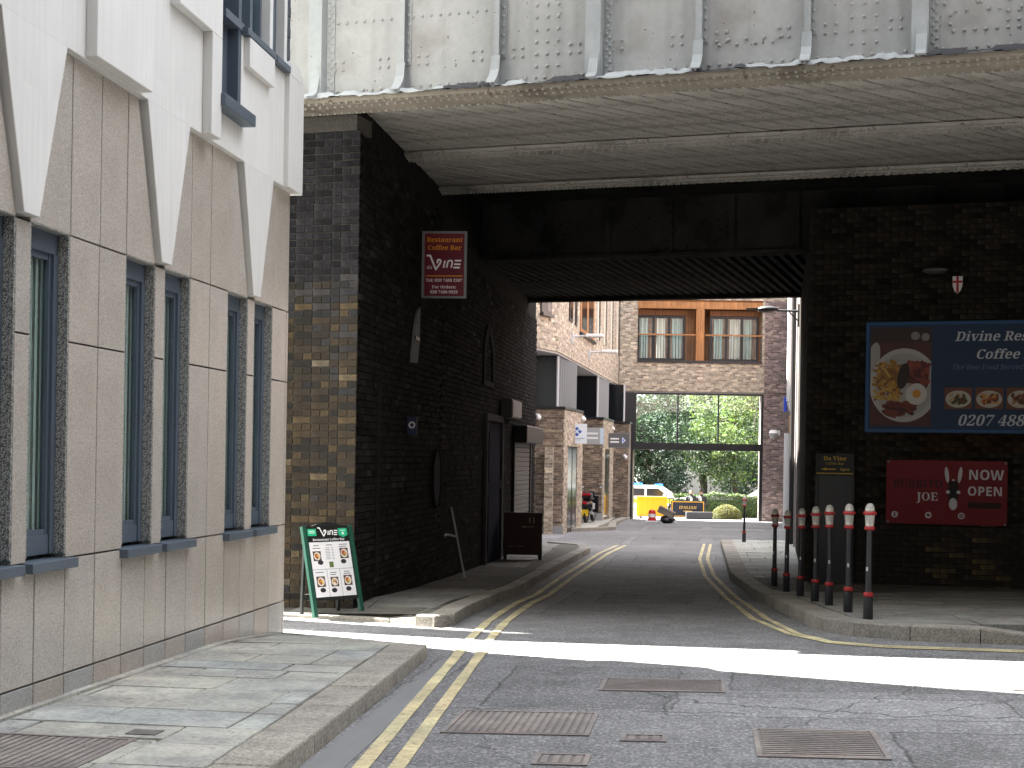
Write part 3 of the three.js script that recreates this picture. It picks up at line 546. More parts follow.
{
  const a = thing('brick_abutment', 'dark brick abutment wall behind the bollards, carrying the banners', 'abutment');
  const c0 = fromB(4.55, -8.43), c1 = fromB(27, -8.43);
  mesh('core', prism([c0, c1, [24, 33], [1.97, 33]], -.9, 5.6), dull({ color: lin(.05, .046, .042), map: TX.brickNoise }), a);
  mesh('pier', prism([fromB(15, -.3), fromB(27, -.3), fromB(27, -8.42), fromB(15, -8.42)], -.9, 5.5), BR.stock[4], a);
  const stuff = [], col = []; let n = 0;
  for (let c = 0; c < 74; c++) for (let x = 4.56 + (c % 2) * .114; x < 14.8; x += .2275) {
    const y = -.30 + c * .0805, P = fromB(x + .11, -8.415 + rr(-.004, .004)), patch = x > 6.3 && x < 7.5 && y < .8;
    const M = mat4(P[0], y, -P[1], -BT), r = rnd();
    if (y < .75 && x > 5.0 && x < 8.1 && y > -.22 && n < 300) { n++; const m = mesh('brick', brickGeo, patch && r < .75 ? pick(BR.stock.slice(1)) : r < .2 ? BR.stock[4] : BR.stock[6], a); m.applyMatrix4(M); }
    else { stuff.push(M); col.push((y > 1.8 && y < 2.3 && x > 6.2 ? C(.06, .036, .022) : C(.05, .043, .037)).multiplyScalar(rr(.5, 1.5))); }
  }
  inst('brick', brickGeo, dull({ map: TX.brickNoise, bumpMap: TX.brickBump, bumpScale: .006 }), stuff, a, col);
}

// ------------------------------------------------------------------ brick buildings beyond the bridge
const [bkA, bkAb] = brickTex([[.71, .66, .59], [.66, .61, .54], [.75, .70, .62], [.60, .54, .48], [.69, .65, .59]], [.68, .65, .60], 91);
const [bkB, bkBb] = brickTex([[.53, .47, .41], [.47, .41, .36], [.58, .52, .45], [.42, .37, .33]], [.56, .52, .47], 92);
const [bkC, bkCb] = brickTex([[.54, .47, .45], [.48, .42, .41], [.58, .51, .48], [.45, .39, .39]], [.58, .54, .52], 93);
seed = 777;
MT.buff = std({ map: bkA, bumpMap: bkAb, bumpScale: .008 }, .9); MT.brown = std({ map: bkB, bumpMap: bkBb, bumpScale: .008 }, .9); MT.pink = std({ map: bkC, bumpMap: bkCb, bumpScale: .008 }, .9);
MT.timber = std({ color: lin(.52, .26, .10), map: TX.wood }, .65); MT.timberDark = std({ color: lin(.34, .17, .075), map: TX.wood }, .7);
MT.steel = std({ color: lin(.022, .024, .028), metalness: .3 }, .4); MT.grey = std({ color: lin(.30, .31, .32) }, .6); MT.paleGrey = std({ color: lin(.58, .60, .62) }, .5);
MT.darkGlass = std({ color: lin(.012, .014, .018) }, .12);
{
  const b = thing('brick_terrace', 'buff brick terrace on the left past the bridge, with jutting ground-floor blocks', 'building');
  mesh('upper_wall', prism([[-4.87, 40.1], [-4.36, 42.0], [-3.75, 60.55], [-16, 60.55], [-16, 40.1]], 4.73, 13), MT.buff, b); mesh('sun_blocking_wing', prism([[-6.2, 33.2], [-6.2, 40.05], [-16, 40.05], [-16, 33.2]], 4.73, 12.5), MT.brown, b);  // the wing is an unseen mass added to keep sun off the road
  mesh('ground_wall', prism([[-6.2, 33.12], [-6.2, 60.5], [-16, 60.5], [-16, 33.12]], -1, 4.67), MT.brown, b);
  mesh('soffit_panel', prism([[-4.9, 40.2], [-4.4, 42.05], [-3.8, 60.5], [-6.19, 60.5], [-6.19, 40.2]], 4.68, 4.728), MT.paleGrey, b);
  const blocks = [
    { w: [[-6.18, 42.5], [-4.23, 42.5], [-4.0, 46.2], [-6.18, 46.2]], door: .42, l: 3.6 },
    { w: [[-6.18, 53], [-3.84, 53], [-3.72, 57], [-6.18, 57]], door: .48, l: 3.9 },
    { w: [[-6.18, 58.9], [-3.2, 58.9], [-3.2, 60.5], [-6.18, 60.5]] }];
  blocks.forEach((B, i) => {
    const [p0, p1, p2, p3] = B.w; const blk = mesh('ground_floor_block', prism([p0, p1, p2, p3], -.8, 3.08), MT.brown, b);
    mesh('coping', prism([p0, [p1[0] + .05, p1[1] - .06], [p2[0] + .05, p2[1]], p3], 3.081, 3.16), MT.steel, blk);
    const f = .24, c0 = [p0[0], p0[1] + f], c1 = [p1[0] - f, p1[1] + f], c2 = [p2[0] - f * .9, p2[1] - .1], c3 = [p3[0], p3[1] - .1];
    const up = mesh('clerestory', prism([c0, c1, c2, c3], 3.17, 4.67), MT.darkGlass, b);
    mesh('corner_post', [bar([c1[0] + .02, 3.17, -c1[1] + .02], [c1[0] + .02, 4.67, -c1[1] + .02], .045, 6)], MT.paleGrey, up);
    if (B.l) {
      for (let q = 0; q < 9; q++) { const t = (q + .5) / 9; mesh('louvre', bx(.06, 1.46, .03, c1[0] + (c2[0] - c1[0]) * t + .03, 3.91, -(c1[1] + (c2[1] - c1[1]) * t), 0, .35), MT.grey, up); }
      // door in the street face, buff brick face and jambs
      const dir = new THREE.Vector2(p2[0] - p1[0], p2[1] - p1[1]), L = dir.length(); dir.divideScalar(L); const at = (t, o) => [p1[0] + dir.x * t + dir.y * o, p1[1] + dir.y * t - dir.x * o];
      const fc = (t0, t1, y0, y1, o0, o1, m, name, par) => mesh(name, prism([at(t0, o0), at(t0, o1), at(t1, o1), at(t1, o0)], y0, y1), m, par);
      fc(0, .75, -.7, 3.07, .002, .03, MT.buff, 'street_face', blk); fc(2.6, L, -.7, 3.07, .002, .03, MT.buff, 'street_face', blk); fc(.75, 2.6, 2.0, 3.07, .002, .03, MT.buff, 'street_face', blk);  // paler than the block front: stronger light on this side put into the brick
      const d = fc(.76, 2.59, -.6, 1.99, .002, .012, MT.darkGlass, 'door', blk); fc(1.65, 1.7, -.6, 1.99, .0125, .022, MT.steel, 'door_stile', d);
      mesh('plinth', prism([[p0[0], p0[1] - .025], [p1[0] + .035, p1[1] - .025], [p1[0] + .035, p1[1] + .4], [p0[0], p1[1] + .4]], -.8, -.36), MT.grey, blk);
    }
  });
  for (const [x, m] of [[-4.62, MT.buff], [-5.15, MT.brown]]) mesh('pilaster', b2(x - .12, x + .12, -.8, 1.95, -42.495, -42.2), m, b);
  // window strips in the upper wall: timber one, small one, slots between pale fins
  const wl = (s) => -4.36 + (s - 42) * .0329;
  const onWall = (name, s0, s1, y0, y1, o0, o1, m, par) => mesh(name, prism([[wl(s0) + o0, s0], [wl(s0) + o1, s0], [wl(s1) + o1, s1], [wl(s1) + o0, s1]], y0, y1), m, par);
  const w1 = onWall('window', 47.0, 51.0, 5.75, 8.3, .002, .03, MT.timber, b); onWall('pane', 47.3, 48.7, 5.9, 8.2, .031, .034, MT.darkGlass, w1); onWall('pane', 49.2, 50.6, 5.9, 8.2, .031, .034, MT.darkGlass, w1); onWall('sill', 46.9, 51.1, 5.66, 5.745, .002, .1, MT.steel, w1);
  for (const [s0, s1] of [[44.2, 45.0], [45.7, 46.1]]) { const w = onWall('window', s0, s1, 5.85, 8.3, .002, .03, MT.steel, b); onWall('pane', s0 + .12, s1 - .12, 5.95, 8.2, .031, .034, MT.darkGlass, w); }
  { const w = mesh('window', prism([[-4.74, 40.55], [-4.70, 40.53], [-4.50, 41.32], [-4.54, 41.34]], 5.75, 6.9), MT.steel, b); mesh('sill', prism([[-4.74, 40.50], [-4.64, 40.47], [-4.42, 41.36], [-4.5, 41.38]], 5.66, 5.745), MT.steel, w); mesh('pane', prism([[-4.70, 40.62], [-4.685, 40.61], [-4.52, 41.23], [-4.535, 41.24]], 5.82, 6.85), MT.darkGlass, w); }
  for (const s of [51.9, 54.2, 56.7, 59.2]) { onWall('fin', s, s + .3, 5.9, 11, .002, .05, std({ color: lin(.66, .6, .5) }, .9), b); onWall('slot_window', s + .5, s + 1.2, 5.95, 11, .002, .012, MT.darkGlass, b); }
}
const PF = 7.7 * Math.PI / 180;
{
  const b = thing('brick_apartment_block', 'brick apartment block closing the street, with timber balconies above a glazed passage', 'building', [-3.73, 0, -60.65], PF);
  const D = -1.1, X1 = 6.73;
  mesh('wall', [b2(0, X1, 4.5, 5.76, 0, D), b2(0, .74, 5.76, 8.34, 0, D), b2(5.96, 6.05, 5.76, 8.34, 0, D), b2(-9, 12, 8.34, 12, 0, D)], MT.buff, b);
  mesh('brick_pier', [b2(6.06, 7.2, -1.5, 4.5, -.02, D), b2(6.051, 7.2, 4.5, 8.34, .004, D)], MT.pink, b);
  mesh('side_wall', b2(-8, -.02, -1.5, 8.34, -.02, D), MT.brown, b); mesh('side_wall', b2(7.22, 16, -1.5, 8.34, -.02, D), MT.brown, b);
  mesh('passage_ceiling', b2(.05, 6.06, 4.44, 4.498, -.05, D), MT.grey, b); mesh('passage_jamb', [b2(.02, .62, -1.5, 4.44, 0, D)], MT.steel, b);
  mesh('jamb_panel', [b2(.63, .72, -1.2, 2.0, -.35, -1.0)], std({ color: lin(.45, .42, .33) }, .8), b);
  // balcony recess
  mesh('balcony_back', [b2(.74, 5.96, 5.76, 8.34, -1.2, -1.3)], MT.timberDark, b); mesh('balcony_soffit', b2(.75, 5.95, 8.2, 8.335, -.1, -1.2), MT.timber, b);
  mesh('beam', b2(.742, 5.958, 7.96, 8.25, -.02, .03), MT.timber, b); mesh('post', b2(3.18, 3.52, 5.80, 7.955, -.1, .035), MT.timber, b); mesh('floor_edge', b2(.742, 5.958, 5.70, 5.80, .0, .05), MT.steel, b);
  for (const [x0, x1] of [[.76, 2.8], [3.82, 5.9]]) {
    const n = 3, w = mesh('balcony_door', [b2(x0, x1, 7.62, 7.72, -.55, -.62), b2(x0, x1, 5.80, 5.92, -.55, -.62), ...[0, 1, 2, 3].map(k => b2(x0 + (x1 - x0 - .1) * k / n, x0 + (x1 - x0 - .1) * k / n + .1, 5.92, 7.62, -.55, -.62))], MT.steel, b);
    for (let k = 0; k < n; k++) {
      const a = x0 + (x1 - x0 - .1) * k / n + .1, e = x0 + (x1 - x0 - .1) * (k + 1) / n; mesh('pane', b2(a, e, 5.92, 7.62, -.58, -.584), MT.clear, w);
      const cg = [], m = Math.round((e - a) / .09), cover = [[.0, .6], [.2, .75], [.25, 1]][(k + (x0 > 2 ? 1 : 0)) % 3];
      for (let q = 0; q < m; q++) { const t = (q + .5) / m; if (t >= cover[0] && t <= cover[1]) cg.push(bx(.1, 1.68, .012, a + t * (e - a), 6.77, -.70 + (q % 2) * .03, 0, q % 2 ? .75 : -.75)); }
      if (cg.length) mesh('curtain', cg, k % 2 ? MT.white : std({ color: lin(.42, .58, .60) }, .9), w);
    }
    mesh('surround', [b2(x1 + .001, x1 + .36, 5.8, 7.95, -.5, -1.19), b2(x0, x1, 7.73, 7.95, -.5, -1.19)], MT.timberDark, b);
    const rx0 = x0 - (x0 > 2 ? .25 : 0), rx1 = x0 > 2 ? 5.95 : 3.17; const r = mesh('handrail', b2(rx0, rx1, 6.84, 6.90, -.03, .04), MT.timber, b);
    for (let x = rx0 + .08; x < rx1; x += .125) mesh('baluster', b2(x - .011, x + .011, 5.80, 6.839, -.005, .012), MT.steel, r);
  }
  // glazed screen over the opening
  const f = mesh('glazed_screen', [b2(.63, 6.05, 2.05, 2.34, -.05, -.3), b2(.63, .74, 2.341, 4.43, -.05, -.2), b2(5.97, 6.05, 2.341, 4.43, -.05, -.2), b2(.74, 5.97, 4.36, 4.435, -.05, -.2), b2(2.45, 2.51, 2.341, 4.36, -.06, -.16), b2(4.15, 4.21, 2.341, 4.36, -.06, -.16), b2(5.93, 6.05, -1.2, 2.049, -.05, -.2)], MT.steel, b);
  for (const [x0, x1] of [[.74, 2.45], [2.51, 4.15], [4.21, 5.97]]) mesh('pane', b2(x0, x1, 2.341, 4.36, -.10, -.104), MT.clear, f);
}
{
  const b = thing('brick_side_building', 'narrow glimpse of brick building with downpipes, right of the passage past the bridge', 'building');
  mesh('wall', prism([[1.99, 33.25], [15, 33.25], [15, 60.9], [3.32, 60.9]], -1.2, 10), MT.pink, b);
  const wx = (s) => 1.99 + (s - 33.25) * .0481;
  mesh('downpipe', [bar([wx(48) - .10, 3.6, -48], [wx(48) - .10, 9, -48], .1, 12), bar([wx(48) - .10, 3.6, -48], [wx(48) - .02, 3.3, -48], .09, 12)], MT.paleGrey, b); mesh('downpipe', bar([wx(50) - .12, -.7, -50], [wx(50) - .12, 2.6, -50], .13, 12), MT.paleGrey, b);
  mesh('drainpipe', bar([wx(36) - .08, -.5, -36], [wx(36) - .08, 9, -36], .07, 10), MT.black, b); mesh('conduit', bar([wx(34.4) - .03, -.5, -34.4], [wx(34.4) - .03, 9, -34.4], .02, 8), MT.grey, b);
  mesh('repair_patch', b2(wx(52) - .02, wx(52) + .05, 2.6, 3.3, -52, -53.4), std({ color: lin(.5, .24, .12), map: TX.brickNoise }, .9), b);
}
// pale house behind the park trees
{
  const b = thing('pale_gabled_house', 'pale rendered gabled building glimpsed behind the park trees', 'building', [3.6, 0, -118], .05);
  const wm = std({ color: lin(.30, .29, .275), map: TX.stone }, .9);
  mesh('wall', [b2(-9, 7, -2, 2.2, 0, -9)], wm, b); mesh('gable', (() => { const g = extr([[-3.2, 2.2], [2.6, 2.2], [-.3, 6.2]], 8); g.translate(0, 0, -8.02); return g; })(), wm, b);
  mesh('roof', [bx(5.2, .15, 8.6, -1.95, 4.35, -4, 0, 0, .943), bx(5.2, .15, 8.6, 1.35, 4.35, -4, 0, 0, -.943)], MT.grey, b);
  for (const x of [-6.5, 4.6]) { const w = mesh('window', b2(x, x + 1.1, -.4, 1.5, -.02, .05), MT.white, b); mesh('pane', b2(x + .1, x + 1, -.3, 1.4, .051, .06), MT.darkGlass, w); }
}

// ------------------------------------------------------------------ signs, boards and banners
function vineLogo(g, x, y, k, col) {                            // V with a curled stroke, then I N E
  g.strokeStyle = col; g.fillStyle = col; g.lineCap = 'butt'; g.lineJoin = 'round';
  g.lineWidth = 9 * k; g.beginPath(); g.moveTo(x - 5 * k, y); g.lineTo(x + 12 * k, y); g.lineTo(x + 40 * k, y + 66 * k); g.bezierCurveTo(x + 58 * k, y + 40 * k, x + 72 * k, y + 26 * k, x + 58 * k, y + 20 * k); g.bezierCurveTo(x + 48 * k, y + 18 * k, x + 44 * k, y + 30 * k, x + 50 * k, y + 36 * k); g.stroke();
  g.lineWidth = 8 * k; g.beginPath(); g.moveTo(x + 84 * k, y + 24 * k); g.lineTo(x + 77 * k, y + 58 * k); g.stroke();
  g.beginPath(); g.moveTo(x + 92 * k, y + 58 * k); g.lineTo(x + 98 * k, y + 30 * k); g.quadraticCurveTo(x + 100 * k, y + 23 * k, x + 112 * k, y + 24 * k); g.quadraticCurveTo(x + 121 * k, y + 25 * k, x + 119 * k, y + 34 * k); g.lineTo(x + 114 * k, y + 58 * k); g.stroke();
  for (const [a, b_] of [[24, 0], [41, -3], [57, -6]]) { g.beginPath(); g.moveTo(x + (131 + b_) * k, y + a * k); g.lineTo(x + (162 + b_) * k, y + a * k); g.stroke(); }
}
function panel(parent, name, w, h, t, z = 0, y = 0, x = 0, extra = {}) { const g = new THREE.PlaneGeometry(w, h); g.translate(x, y, z); return mesh(name, g, std({ map: t, ...extra }, .55), parent); }
{ // projecting restaurant sign
  const o = thing('hanging_sign', 'maroon restaurant and coffee bar sign projecting from the left wall under the bridge', 'sign', [-3.625, 4.27, -19.59], .05);
  mesh('sign_frame', [b2(-.30, .30, -.45, .45, -.03, .018), b2(-.31, -.275, -.46, .46, .0181, .03), b2(.275, .31, -.46, .46, .0181, .03), b2(-.275, .275, .43, .46, .0181, .03), b2(-.275, .275, -.46, -.43, .0181, .03)], std({ color: lin(.22, .22, .24), metalness: .3 }, .5), o);
  panel(o, 'sign_face', .55, .86, canvasTex(384, 600, (g, w, h) => {
    g.fillStyle = '#6d0f22'; g.fillRect(0, 0, w, h); g.textAlign = 'center'; g.fillStyle = '#f0a020'; g.font = 'bold 62px serif'; g.fillText('Restaurant', w / 2, 82); g.fillText('Coffee Bar', w / 2, 158);
    vineLogo(g, 30, 212, 2.0, '#ffffff'); g.fillStyle = '#d8c8c8'; g.font = 'italic bold 44px serif'; g.fillText('da', 46, 340); g.fillStyle = '#f0a020'; g.fillRect(14, 402, w - 28, 9);
    g.fillStyle = '#ffffff'; g.font = 'bold 40px serif'; g.fillText('Tel: 020 7488 2507', w / 2, 462); g.fillText('For Orders:', w / 2, 526); g.fillText('020 7480 9929', w / 2, 574);
  }), .020); mesh('bracket', [bar([-.34, .35, 0], [-.3, .35, 0], .015), bar([-.34, -.35, 0], [-.3, -.35, 0], .015)], MT.black, o);
}
{ // menu A-board
  const o = thing('a_board', 'green framed menu board with white menu sheet, standing against the brick abutment', 'sandwich board', [-4.08, Y(-4, 15.4) + .036, -15.45], rad(54));
  o.scale.setScalar(1.08);
  const th = -.25, H = .93, front = new THREE.Group();
  const tilt = (g) => { g.rotateX(th); g.translate(0, 0, .16); return g; };
  const gm = std({ color: lin(.012, .075, .05) }, .45), bk = std({ color: lin(.012, .014, .014) }, .5);
  for (const s of [-1, 1]) mesh('leg', tilt(b2(s * .30 - .022, s * .30 + .022, 0, .92, -.02, .02)), gm, o);
  mesh('leg', [b2(-.25, -.22, 0, .84, -.02, .01), b2(.22, .25, 0, .84, -.02, .01), b2(-.22, .22, .15, .2, -.02, .01)].map(g => { g.rotateX(.05); g.translate(0, 0, -.14); return g; }), bk, o);
  mesh('board', tilt(b2(-.277, .277, .16, .78, -.012, .008)), bk, o);
  mesh('header', (() => { const p = [[-.277, .78]]; p.push([.277, .78], [.277, .90]); for (let k = 0; k <= 10; k++) { const t = k / 10; p.push([.2 - .4 * t, .915 + .045 * Math.sin(t * Math.PI)]); } p.push([-.277, .90]); const g = extr(p, .02); g.translate(0, 0, -.012); return tilt(g); })(), bk, o);
  const t1 = canvasTex(440, 160, (g, w, h) => { g.fillStyle = '#0c0f10'; g.fillRect(0, 0, w, h); g.fillStyle = '#27b787'; g.fillRect(8, 26, 90, 70); g.beginPath(); g.moveTo(330, 26); g.lineTo(426, 26); g.lineTo(426, 96); g.lineTo(378, 118); g.lineTo(330, 96); g.fill(); g.fillStyle = '#dff5ea'; g.fillRect(22, 44, 62, 8); g.fillRect(22, 62, 62, 8); g.fillRect(350, 44, 56, 8); g.beginPath(); g.arc(378, 78, 14, 0, 7); g.fill(); vineLogo(g, 122, 18, 1.25, '#fff'); g.fillStyle = '#fff'; g.font = 'bold 30px serif'; g.textAlign = 'center'; g.fillText('Restaurant Coffee Bar', w / 2, 146); });
  const f1 = panel(o, 'header_print', .54, .165, t1, 0, .835); f1.geometry.translate(0, 0, .0105); tilt(f1.geometry);
  const t2 = canvasTex(440, 480, (g, w, h) => {
    g.fillStyle = '#e9e9ec'; g.fillRect(0, 0, w, h); g.strokeStyle = '#8a8f9a'; g.lineWidth = 4; g.beginPath(); g.moveTo(0, 240); g.lineTo(w, 240); g.moveTo(w * .34, 240); g.lineTo(w * .34, h); g.moveTo(w * .66, 240); g.lineTo(w * .66, h); g.stroke();
    const dish = (x, y, s, a, b, c) => { g.fillStyle = '#4a3a30'; g.fillRect(x, y, s, s); g.fillStyle = '#d9d0c4'; g.beginPath(); g.arc(x + s / 2, y + s / 2, s * .42, 0, 7); g.fill(); g.fillStyle = a; g.beginPath(); g.arc(x + s * .42, y + s * .45, s * .22, 0, 7); g.fill(); g.fillStyle = b; g.beginPath(); g.arc(x + s * .62, y + s * .55, s * .17, 0, 7); g.fill(); g.fillStyle = c; g.beginPath(); g.arc(x + s * .48, y + s * .66, s * .12, 0, 7); g.fill(); };
    dish(26, 80, 86, '#b5602a', '#e0b060', '#7a2f1c'); dish(320, 60, 92, '#a84a30', '#d08a50', '#5a7a30'); dish(26, 300, 92, '#b8742c', '#dfb45c', '#8a3a20'); dish(178, 310, 84, '#c7a070', '#8a5030', '#efe2c0'); dish(322, 300, 90, '#b05a2a', '#e2c070', '#6f8a3a');
    g.fillStyle = '#5c7040'; g.fillRect(188, 176, 46, 50); g.fillStyle = '#23262c'; for (const [x, y] of [[96, 180], [348, 178], [82, 420], [204, 426], [362, 420]]) { g.beginPath(); g.ellipse(x, y, 30, 20, 0, 0, 7); g.fill(); }
    g.fillStyle = '#6a6e78'; for (const [x, y, l] of [[40, 28, 60], [30, 52, 80], [180, 26, 66], [320, 24, 90], [318, 42, 84], [24, 262, 90], [182, 268, 70], [182, 286, 60], [336, 264, 60], [330, 282, 76]]) g.fillRect(x, y, l, 7); for (let k = 0; k < 8; k++) { g.fillRect(164, 52 + k * 14, 52, 4); g.fillRect(232, 52 + k * 14, 22, 4); }
  });
  const f2 = panel(o, 'menu_sheet', .52, .56, t2, .0105, .475); tilt(f2.geometry);
}
{ // maroon A-board further in
  const o = thing('a_board', 'low dark maroon board near the kerb at the far end of the left wall', 'sandwich board', [-3.46, Y(-3.4, 27.3) + .13, -27.3], rad(10));
  const mm = std({ color: lin(.055, .008, .012) }, .5); const tl = (g, s) => { g.rotateX(s * -.14); g.translate(0, 0, s * .17); return g; };
  mesh('board', tl(b2(-.36, .36, .1, .9, -.012, .012), 1), mm, o); mesh('board', tl(b2(-.36, .36, .1, .9, -.012, .012), -1), mm, o);
  for (const s of [-1, 1]) for (const x of [-.33, .33]) mesh('leg', tl(b2(x - .025, x + .025, 0, .12, -.01, .01), s), MT.black, o);
  const f = panel(o, 'notice_print', .66, .72, canvasTex(256, 280, (g, w, h) => { g.fillStyle = '#43161a'; g.fillRect(0, 0, w, h); g.fillStyle = '#8a7a72'; g.fillRect(170, 20, 14, 40); g.fillRect(200, 20, 14, 40); g.fillRect(120, 84, 30, 12); g.fillRect(150, 84, 60, 8); g.fillRect(26, 230, 30, 6); g.fillRect(80, 230, 50, 6); }), .0145, .5); tl(f.geometry, 1);
}
const onBw = (x, y, z) => { const p = fromB(x, z); return [p[0], y, -p[1]]; };
{ // blue banner
  const o = thing('banner', 'dark blue restaurant banner with fried breakfast photo on the right wall', 'banner', onBw(7.05, 2.97, -8.36), -BT);
  mesh('banner_board', b2(-1.6, 1.6, -.85, .85, -.02, .012), std({ color: lin(.0, .05, .12) }, .6), o);
  panel(o, 'banner_print', 3.18, 1.68, canvasTex(1272, 672, (g, w, h) => {
    g.fillStyle = '#063058'; g.fillRect(0, 0, w, h); g.strokeStyle = '#1c5a94'; g.lineWidth = 16; g.strokeRect(8, 8, w - 16, h - 16);
    g.fillStyle = '#5a2a22'; g.fillRect(26, 34, 360, 600); g.save(); g.beginPath(); g.rect(26, 34, 360, 600); g.clip();
    g.fillStyle = '#3a2420'; g.fillRect(26, 34, 360, 90); g.fillStyle = '#b8b4ae'; g.beginPath(); g.ellipse(36, 250, 40, 130, .2, 0, 7); g.fill(); g.fillStyle = '#c9c6c0'; g.beginPath(); g.ellipse(226, 386, 204, 226, 0, 0, 7); g.fill(); g.fillStyle = '#b4b0aa'; g.beginPath(); g.ellipse(226, 386, 176, 196, 0, 0, 7); g.fill();
    for (let k = 0; k < 90; k++) { g.fillStyle = pick(['#c08a30', '#a87424', '#d8a848', '#8a5a1c']); g.save(); g.translate(66 + rnd() * 130, 250 + rnd() * 220); g.rotate(rnd() * 3); g.fillRect(-34, -8, 68, 15); g.restore(); }
    for (let k = 0; k < 130; k++) { g.fillStyle = pick(['#7c2a1c', '#8f3a26', '#5e1d14', '#a04a34']); g.beginPath(); g.ellipse(250 + rnd() * 120, 250 + rnd() * 150, 18, 12, rnd() * 3, 0, 7); g.fill(); }
    for (let k = 0; k < 26; k++) { g.fillStyle = pick(['#6e2418', '#84301e', '#4c1810']); g.beginPath(); g.ellipse(120 + rnd() * 150, 500 + rnd() * 60, 44, 17, rnd() * .8, 0, 7); g.fill(); }
    g.fillStyle = '#2a1c16'; g.beginPath(); g.ellipse(222, 330, 34, 80, .2, 0, 7); g.fill(); g.fillStyle = '#e2ddd4'; g.beginPath(); g.ellipse(300, 440, 62, 66, .3, 0, 7); g.fill(); g.fillStyle = '#e09a28'; g.beginPath(); g.arc(302, 438, 25, 0, 7); g.fill();
    g.fillStyle = '#9a9690'; g.beginPath(); g.arc(290, 84, 26, 0, 7); g.arc(350, 92, 24, 0, 7); g.fill(); g.restore();
    g.fillStyle = '#e4e6ea'; g.textAlign = 'left'; g.font = 'italic bold 78px serif'; g.fillText('Divine Restaurant', 520, 118); g.fillText('Coffee Bar', 640, 226); g.fillStyle = '#6f8aa8'; g.font = 'italic 40px serif'; g.fillText('The Best Food Served Here', 505, 290);
    const dish = (x, a, b_) => { g.fillStyle = '#7a4426'; g.fillRect(x, 400, 160, 130); g.fillStyle = '#cfc8ba'; g.beginPath(); g.ellipse(x + 80, 470, 74, 52, 0, 0, 7); g.fill(); for (let k = 0; k < 40; k++) { g.fillStyle = pick([a, b_, '#5a3018']); g.beginPath(); g.ellipse(x + 34 + rnd() * 92, 444 + rnd() * 50, 14, 9, rnd() * 3, 0, 7); g.fill(); } };
    dish(466, '#c9a678', '#40502a'); dish(644, '#b0562a', '#d89a4a'); dish(822, '#b98a58', '#8a3a24'); dish(1000, '#9a6a38', '#d0b070'); g.fillStyle = '#d6dae2'; g.font = 'italic bold 92px serif'; g.fillText('0207 488 9929', 540, 630);
  }), .0135, 0, 0, { color: lin(.72, .72, .72) });  // print dimmed to stand in for the shade on this wall
}
{ // red banner, slack cloth
  const o = thing('banner', 'red cloth banner reading now open with white donkey head, lower right wall', 'banner', onBw(6.67, 1.215, -8.36), -BT);
  const t = canvasTex(1072, 592, (g, w, h) => {
    g.fillStyle = '#7e0f1c'; g.fillRect(0, 0, w, h); g.fillStyle = '#2a0a0e'; g.font = 'bold 96px serif'; g.textAlign = 'left'; g.fillText('BURRITO', 60, 250); g.fillStyle = '#d8d8da'; g.font = 'bold 104px serif'; g.fillText('JOE', 278, 372);
    g.font = 'bold 128px sans-serif'; g.fillText('NOW', 726, 172); g.font = 'bold 116px sans-serif'; g.fillText('OPEN', 722, 318); g.fillStyle = '#2a0a0e'; g.fillRect(730, 380, 290, 56);
    g.fillStyle = '#1a1214'; g.beginPath(); g.moveTo(560, 190); g.lineTo(640, 190); g.lineTo(652, 290); g.lineTo(626, 430); g.lineTo(570, 430); g.lineTo(546, 290); g.fill();
    g.fillStyle = '#d8d8da'; for (const s of [-1, 1]) { g.beginPath(); g.ellipse(600 + s * 58, 130, 18, 74, s * .12, 0, 7); g.fill(); g.beginPath(); g.ellipse(600 + s * 46, 290, 17, 16, 0, 0, 7); g.fill(); } g.beginPath(); g.ellipse(600, 400, 36, 56, 0, 0, 7); g.fill(); g.beginPath(); g.arc(600, 178, 10, 0, 7); g.fill();
    for (const [x, k] of [[70, 0], [372, 1], [664, 2]]) { g.fillStyle = '#d8d8da'; g.beginPath(); g.arc(x + 10, 508, 30, 0, 7); g.fill(); g.fillStyle = '#7e0f1c'; if (k === 0) g.fillRect(x + 4, 490, 12, 38); else if (k === 1) { g.beginPath(); g.ellipse(x + 10, 508, 18, 11, .4, 0, 7); g.fill(); } else { g.lineWidth = 6; g.strokeStyle = '#7e0f1c'; g.strokeRect(x - 5, 494, 30, 28); g.beginPath(); g.arc(x + 10, 508, 7, 0, 7); g.stroke(); } }
  });
  const g = new THREE.PlaneGeometry(1.76, .97, 40, 20), p = g.attributes.position, nz = fbm(4, 2);
  for (let i = 0; i < p.count; i++) { const x = p.getX(i), y = p.getY(i); p.setZ(i, .035 + .03 * (nz(x * .4 + .5, y * .5 + .5) - .5) + .014 * Math.sin((x + y) * 9) * sm(.3, -.8, x)); }
  g.computeVertexNormals(); mesh('banner_cloth', g, std({ map: t, color: lin(.78, .78, .78) }, .7), o);  // cloth colour scaled down to stand in for the underpass shade
  mesh('eyelet', [[-.85, .46], [.85, .46], [-.85, -.46], [.85, -.46]].map(([x, y]) => { const q = new THREE.TorusGeometry(.014, .005, 6, 12); q.translate(x, y, .05); return q; }), MT.grey, o);
}
